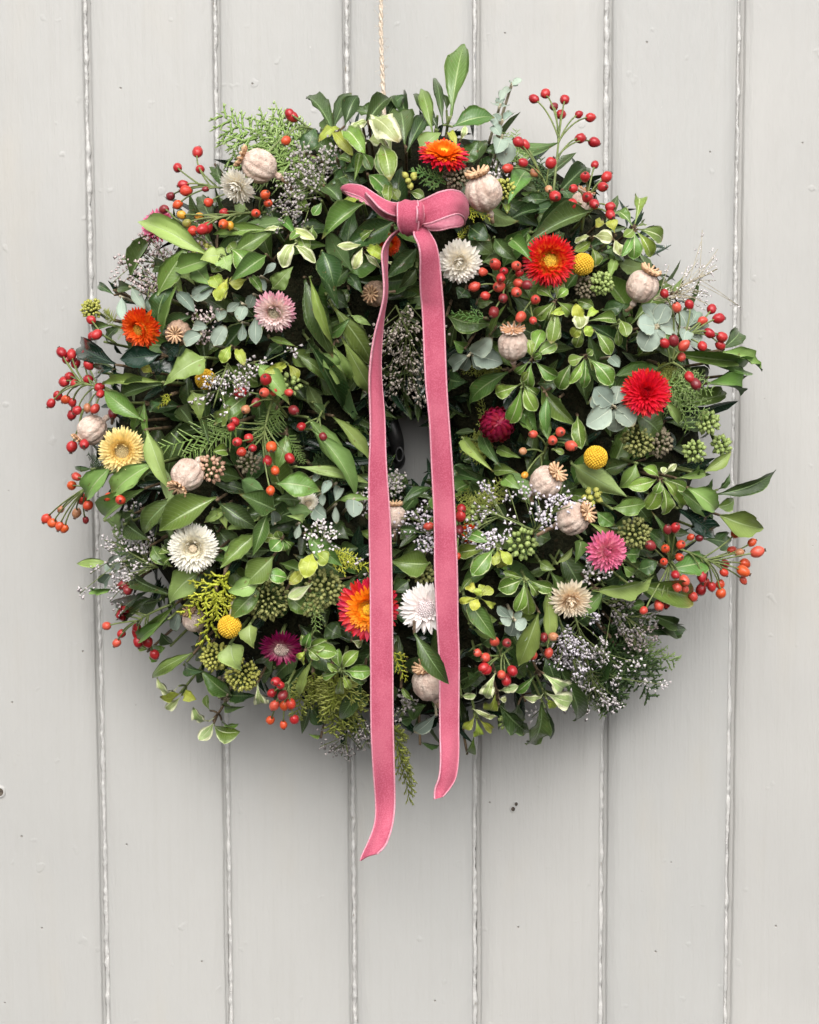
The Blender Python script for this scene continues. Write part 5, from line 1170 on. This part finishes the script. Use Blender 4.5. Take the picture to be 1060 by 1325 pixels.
def strip(name, rows, sub=6, flip=True, bulge=.0012, pleat=0.0, wavy=0.0):
    """rows: left x y depth, right x y depth, along the ribbon."""
    Ls = catmull([P(r[0], r[1], r[2]) for r in rows], sub); Rs = catmull([P(r[3], r[4], r[5]) for r in rows], sub)
    b = MB(); n = len(Ls); nv = 6; top_ = []; uv = []
    for i in range(n):
        w = (Rs[i] - Ls[i]); t = (Ls[min(i + 1, n - 1)] - Ls[max(i - 1, 0)]); nr = w.cross(t)
        nr = nr.normalized() if nr.length > 1e-9 else Vector((0, 1, 0))
        if flip: nr = -nr
        for j in range(nv + 1):
            v = j / nv; rip = bulge * math.sin(math.pi * v) + .0004 * noise.noise(Vector((i * .22, v * 2.5, rows[0][0])))
            s_ = i / (n - 1); rip += pleat * math.sin(v * 11 + rows[0][0]) * (math.exp(-s_ * 5) + math.exp(-(1 - s_) * 5)) + wavy * math.sin(i * .31 + v * .9 + rows[0][0]) * (1 - .5 * v)
            top_.append((Ls[i].lerp(Rs[i], v), nr, rip)); uv.append((v, i / (n - 1)))
    A = [p + nr * rip for p, nr, rip in top_]; B2 = [p + nr * (rip - .0006) for p, nr, rip in top_]; W = nv + 1; N = len(A)
    ft = [(i * W + j, (i + 1) * W + j, (i + 1) * W + j + 1, i * W + j + 1) for i in range(n - 1) for j in range(nv)]
    if flip: ft = [f[::-1] for f in ft]
    fb = [tuple(N + q for q in f[::-1]) for f in ft]
    side = [(i * W, N + i * W, N + (i + 1) * W, (i + 1) * W) for i in range(n - 1)] + [(i * W + nv, (i + 1) * W + nv, N + (i + 1) * W + nv, N + i * W + nv) for i in range(n - 1)]
    side += [(j, j + 1, N + j + 1, N + j) for j in range(nv)] + [((n - 1) * W + j, N + (n - 1) * W + j, N + (n - 1) * W + j + 1, (n - 1) * W + j + 1) for j in range(nv)]
    b.v = A + B2; b.uv = uv + uv; b.f = ft + fb + side; b.m = [0] * len(ft) + [1] * len(fb) + [0] * len(side)
    o = part(name, b.mesh(name, [VELVET, VBACK]), bow)
    for j in (0, nv):
        e = MB(); e.tube([A[i * W + j] - top_[i * W + j][1] * .0003 for i in range(n)], .00058, 6); part('edge', e.mesh('edge', [EDGE]), o)
    return o
D1 = .150
strip('tail', [(517, 292, .146, 523, 296, .140), (507, 306, .152, 511, 306, .139), (499.5, 325, .156, 503, 325, .142), (496, 352, .158, 500, 352, .145), (493, 384, .158, 499.5, 384, .147), (487, 430, D1 + .006, 497, 430, D1 - .004), (482, 480, D1 + .005, 495, 480, D1 - .004), (479.5, 540, D1 + .003, 497, 540, D1 - .003),
               (478, 606, D1, 500, 606, D1), (478, 680, D1, 505, 680, D1), (479.5, 760, D1, 507, 760, D1), (480, 850, D1, 508, 850, D1), (481, 930, D1 - .002, 508.5, 930, D1), (483, 993, D1 - .004, 509.5, 993, D1 - .002), (485.5, 1040, D1 - .006, 510.5, 1040, D1 - .004), (484, 1068, D1 - .004, 507, 1072, D1), (477, 1093, D1, 499, 1094, D1 + .006), (466.5, 1114, D1 + .004, 487, 1104.5, D1 + .009)], 5, wavy=.0016)
D2 = .152
strip('tail', [(538, 289, .158, 553, 293, .156), (538, 303, .166, 560, 307, .160), (541.5, 320, .166, 565, 322, .160), (543.5, 347, .162, 569.5, 347, .158), (545, 382, D2 + .004, 572.5, 382, D2 + .003), (547.5, 412, D2, 574.5, 412, D2), (551, 493, D2, 577.5, 493, D2), (556.5, 548, D2 - .001, 581, 548, D2), (558.5, 606, D2 - .002, 585, 606, D2), (562, 680, D2 - .003, 589, 680, D2 - .001),
               (563, 737, D2 - .003, 591.5, 737, D2 - .002), (565.5, 803, D2 - .003, 592.5, 803, D2 - .004), (569, 858, D2 - .004, 594.3, 858, D2 - .005), (570.3, 932, D2 - .005, 593.6, 932, D2 - .007), (570, 975, D2 - .004, 593, 975, D2 - .008), (567.5, 1005, D2 - .002, 590, 1005, D2 - .006), (564.5, 1019, D2, 583, 1020, D2 - .003), (564, 1034, D2 + .002, 573, 1031, D2)], 5, wavy=.0016)
strip('loop', [(520, 263, .150, 520, 287, .150), (506, 260, .154, 505, 283, .160), (492, 254, .156, 493, 278, .162), (480, 247, .154, 481, 267, .160), (467, 240, .148, 469, 256, .154), (453, 238, .140, 454, 250, .146), (444, 240, .133, 445, 247, .138), (444, 243, .126, 446, 250, .130), (455, 247, .121, 458, 257, .125), (475, 255, .119, 478, 266, .122), (498, 264, .122, 500, 277, .125), (520, 268, .130, 520, 285, .132)], 5, bulge=.0012, pleat=.0016)
strip('loop', [(514, 281, .158, 513, 287, .150), (500, 276, .167, 499, 283, .156), (487, 266, .168, 488, 274, .158), (477, 254, .163, 478, 262, .156), (473, 250, .156, 474, 256, .150)], 5)
strip('loop', [(536, 264, .152, 536, 290, .152), (552, 258, .157, 552, 290, .162), (567, 250, .159, 567, 285, .166), (583, 246, .157, 582, 279, .165), (596, 249, .151, 593, 277, .158), (604, 258, .142, 600, 281, .147), (606, 266, .132, 602, 288, .135), (601, 269, .123, 597, 293, .126), (585, 270, .119, 583, 295, .122), (567, 273, .120, 566, 298, .124), (545, 275, .132, 545, 297, .136)], 6, flip=False, bulge=.0012, pleat=.0018)
kn2 = strip('knot', [(519, 268, .142, 538, 268, .142), (516, 261, .153, 540, 261, .153), (514.5, 266, .160, 541, 265, .162), (514.5, 280, .163, 541.5, 280, .166), (515.5, 294, .161, 541, 296, .163), (521, 303, .156, 538, 304, .156), (522, 300, .144, 537, 300, .144)], 6, bulge=.0010, pleat=.0008)
strip('knot', [(538, 268, .146, 546, 268, .144), (539, 263, .156, 547.5, 263, .153), (540, 270, .166, 548.5, 270, .160), (540.5, 284, .167, 548.5, 285, .161), (539, 296, .160, 546, 293, .154)], 5)

# ------------------------------------------------------------------ sprigs, each described by what it lies next to
LANDMARKS.append((530, 275, 'pink bow')); LANDMARKS.append((530, 590, 'dark middle'))
def where(px, py, skip=0):
    c = sorted(LANDMARKS, key=lambda m: (m[0] - px) ** 2 + (m[1] - py) ** 2)[skip]
    dx, dy = px - c[0], py - c[1]; a = math.degrees(math.atan2(dy, dx)) % 360
    word = ['right of', 'below right of', 'below', 'below left of', 'left of', 'above left of', 'above', 'above right of'][int((a + 22.5) // 45) % 8]
    return word, c[2]
LOOKS = {'D': 'dark green', 'M': 'mid green', 'L': 'light green', 'V': 'cream-edged green', 'C': 'creamy white variegated', 'Y': 'yellow-green', 'E': 'silvery round-leaved eucalyptus', 'G': 'glossy blackish green'}
seen = {}
for sp in sprigs:
    lv = sp['leaves']; cx_ = sum((l[0] + l[2]) / 2 for l in lv) / len(lv); cy_ = sum((l[1] + l[3]) / 2 for l in lv) / len(lv)
    codes = [l[5] for l in lv]; look = LOOKS[max(set(codes), key=codes.count)]
    k = len(lv); what = 'single leaf' if k == 1 else ('leaf pair' if k == 2 else ('leaf rosette' if sp.get('whorl') else 'leaf sprig'))
    deep = 'deep-set ' if lv[0][6] < 0 else ''
    w, m = where(cx_, cy_); lab = f'{deep}{look} {what} {w} the {m}'
    if lab in seen:
        L = sum(math.hypot(l[2] - l[0], l[3] - l[1]) for l in lv) / k
        lab = f"{deep}{'long' if L > 50 else ('mid-sized' if L > 30 else 'small')} {look} {what} {w} the {m}"
    if lab in seen:
        w2, m2 = where(cx_, cy_, 1); lab = f'{deep}{look} {what} {w2} the {m2}'
    if lab in seen:
        w2, m2 = where(cx_, cy_, 2); lab = f'{deep}{look} {what} {w2} the {m2}'
    seen[lab] = 1
    build_sprig(sp, lab)
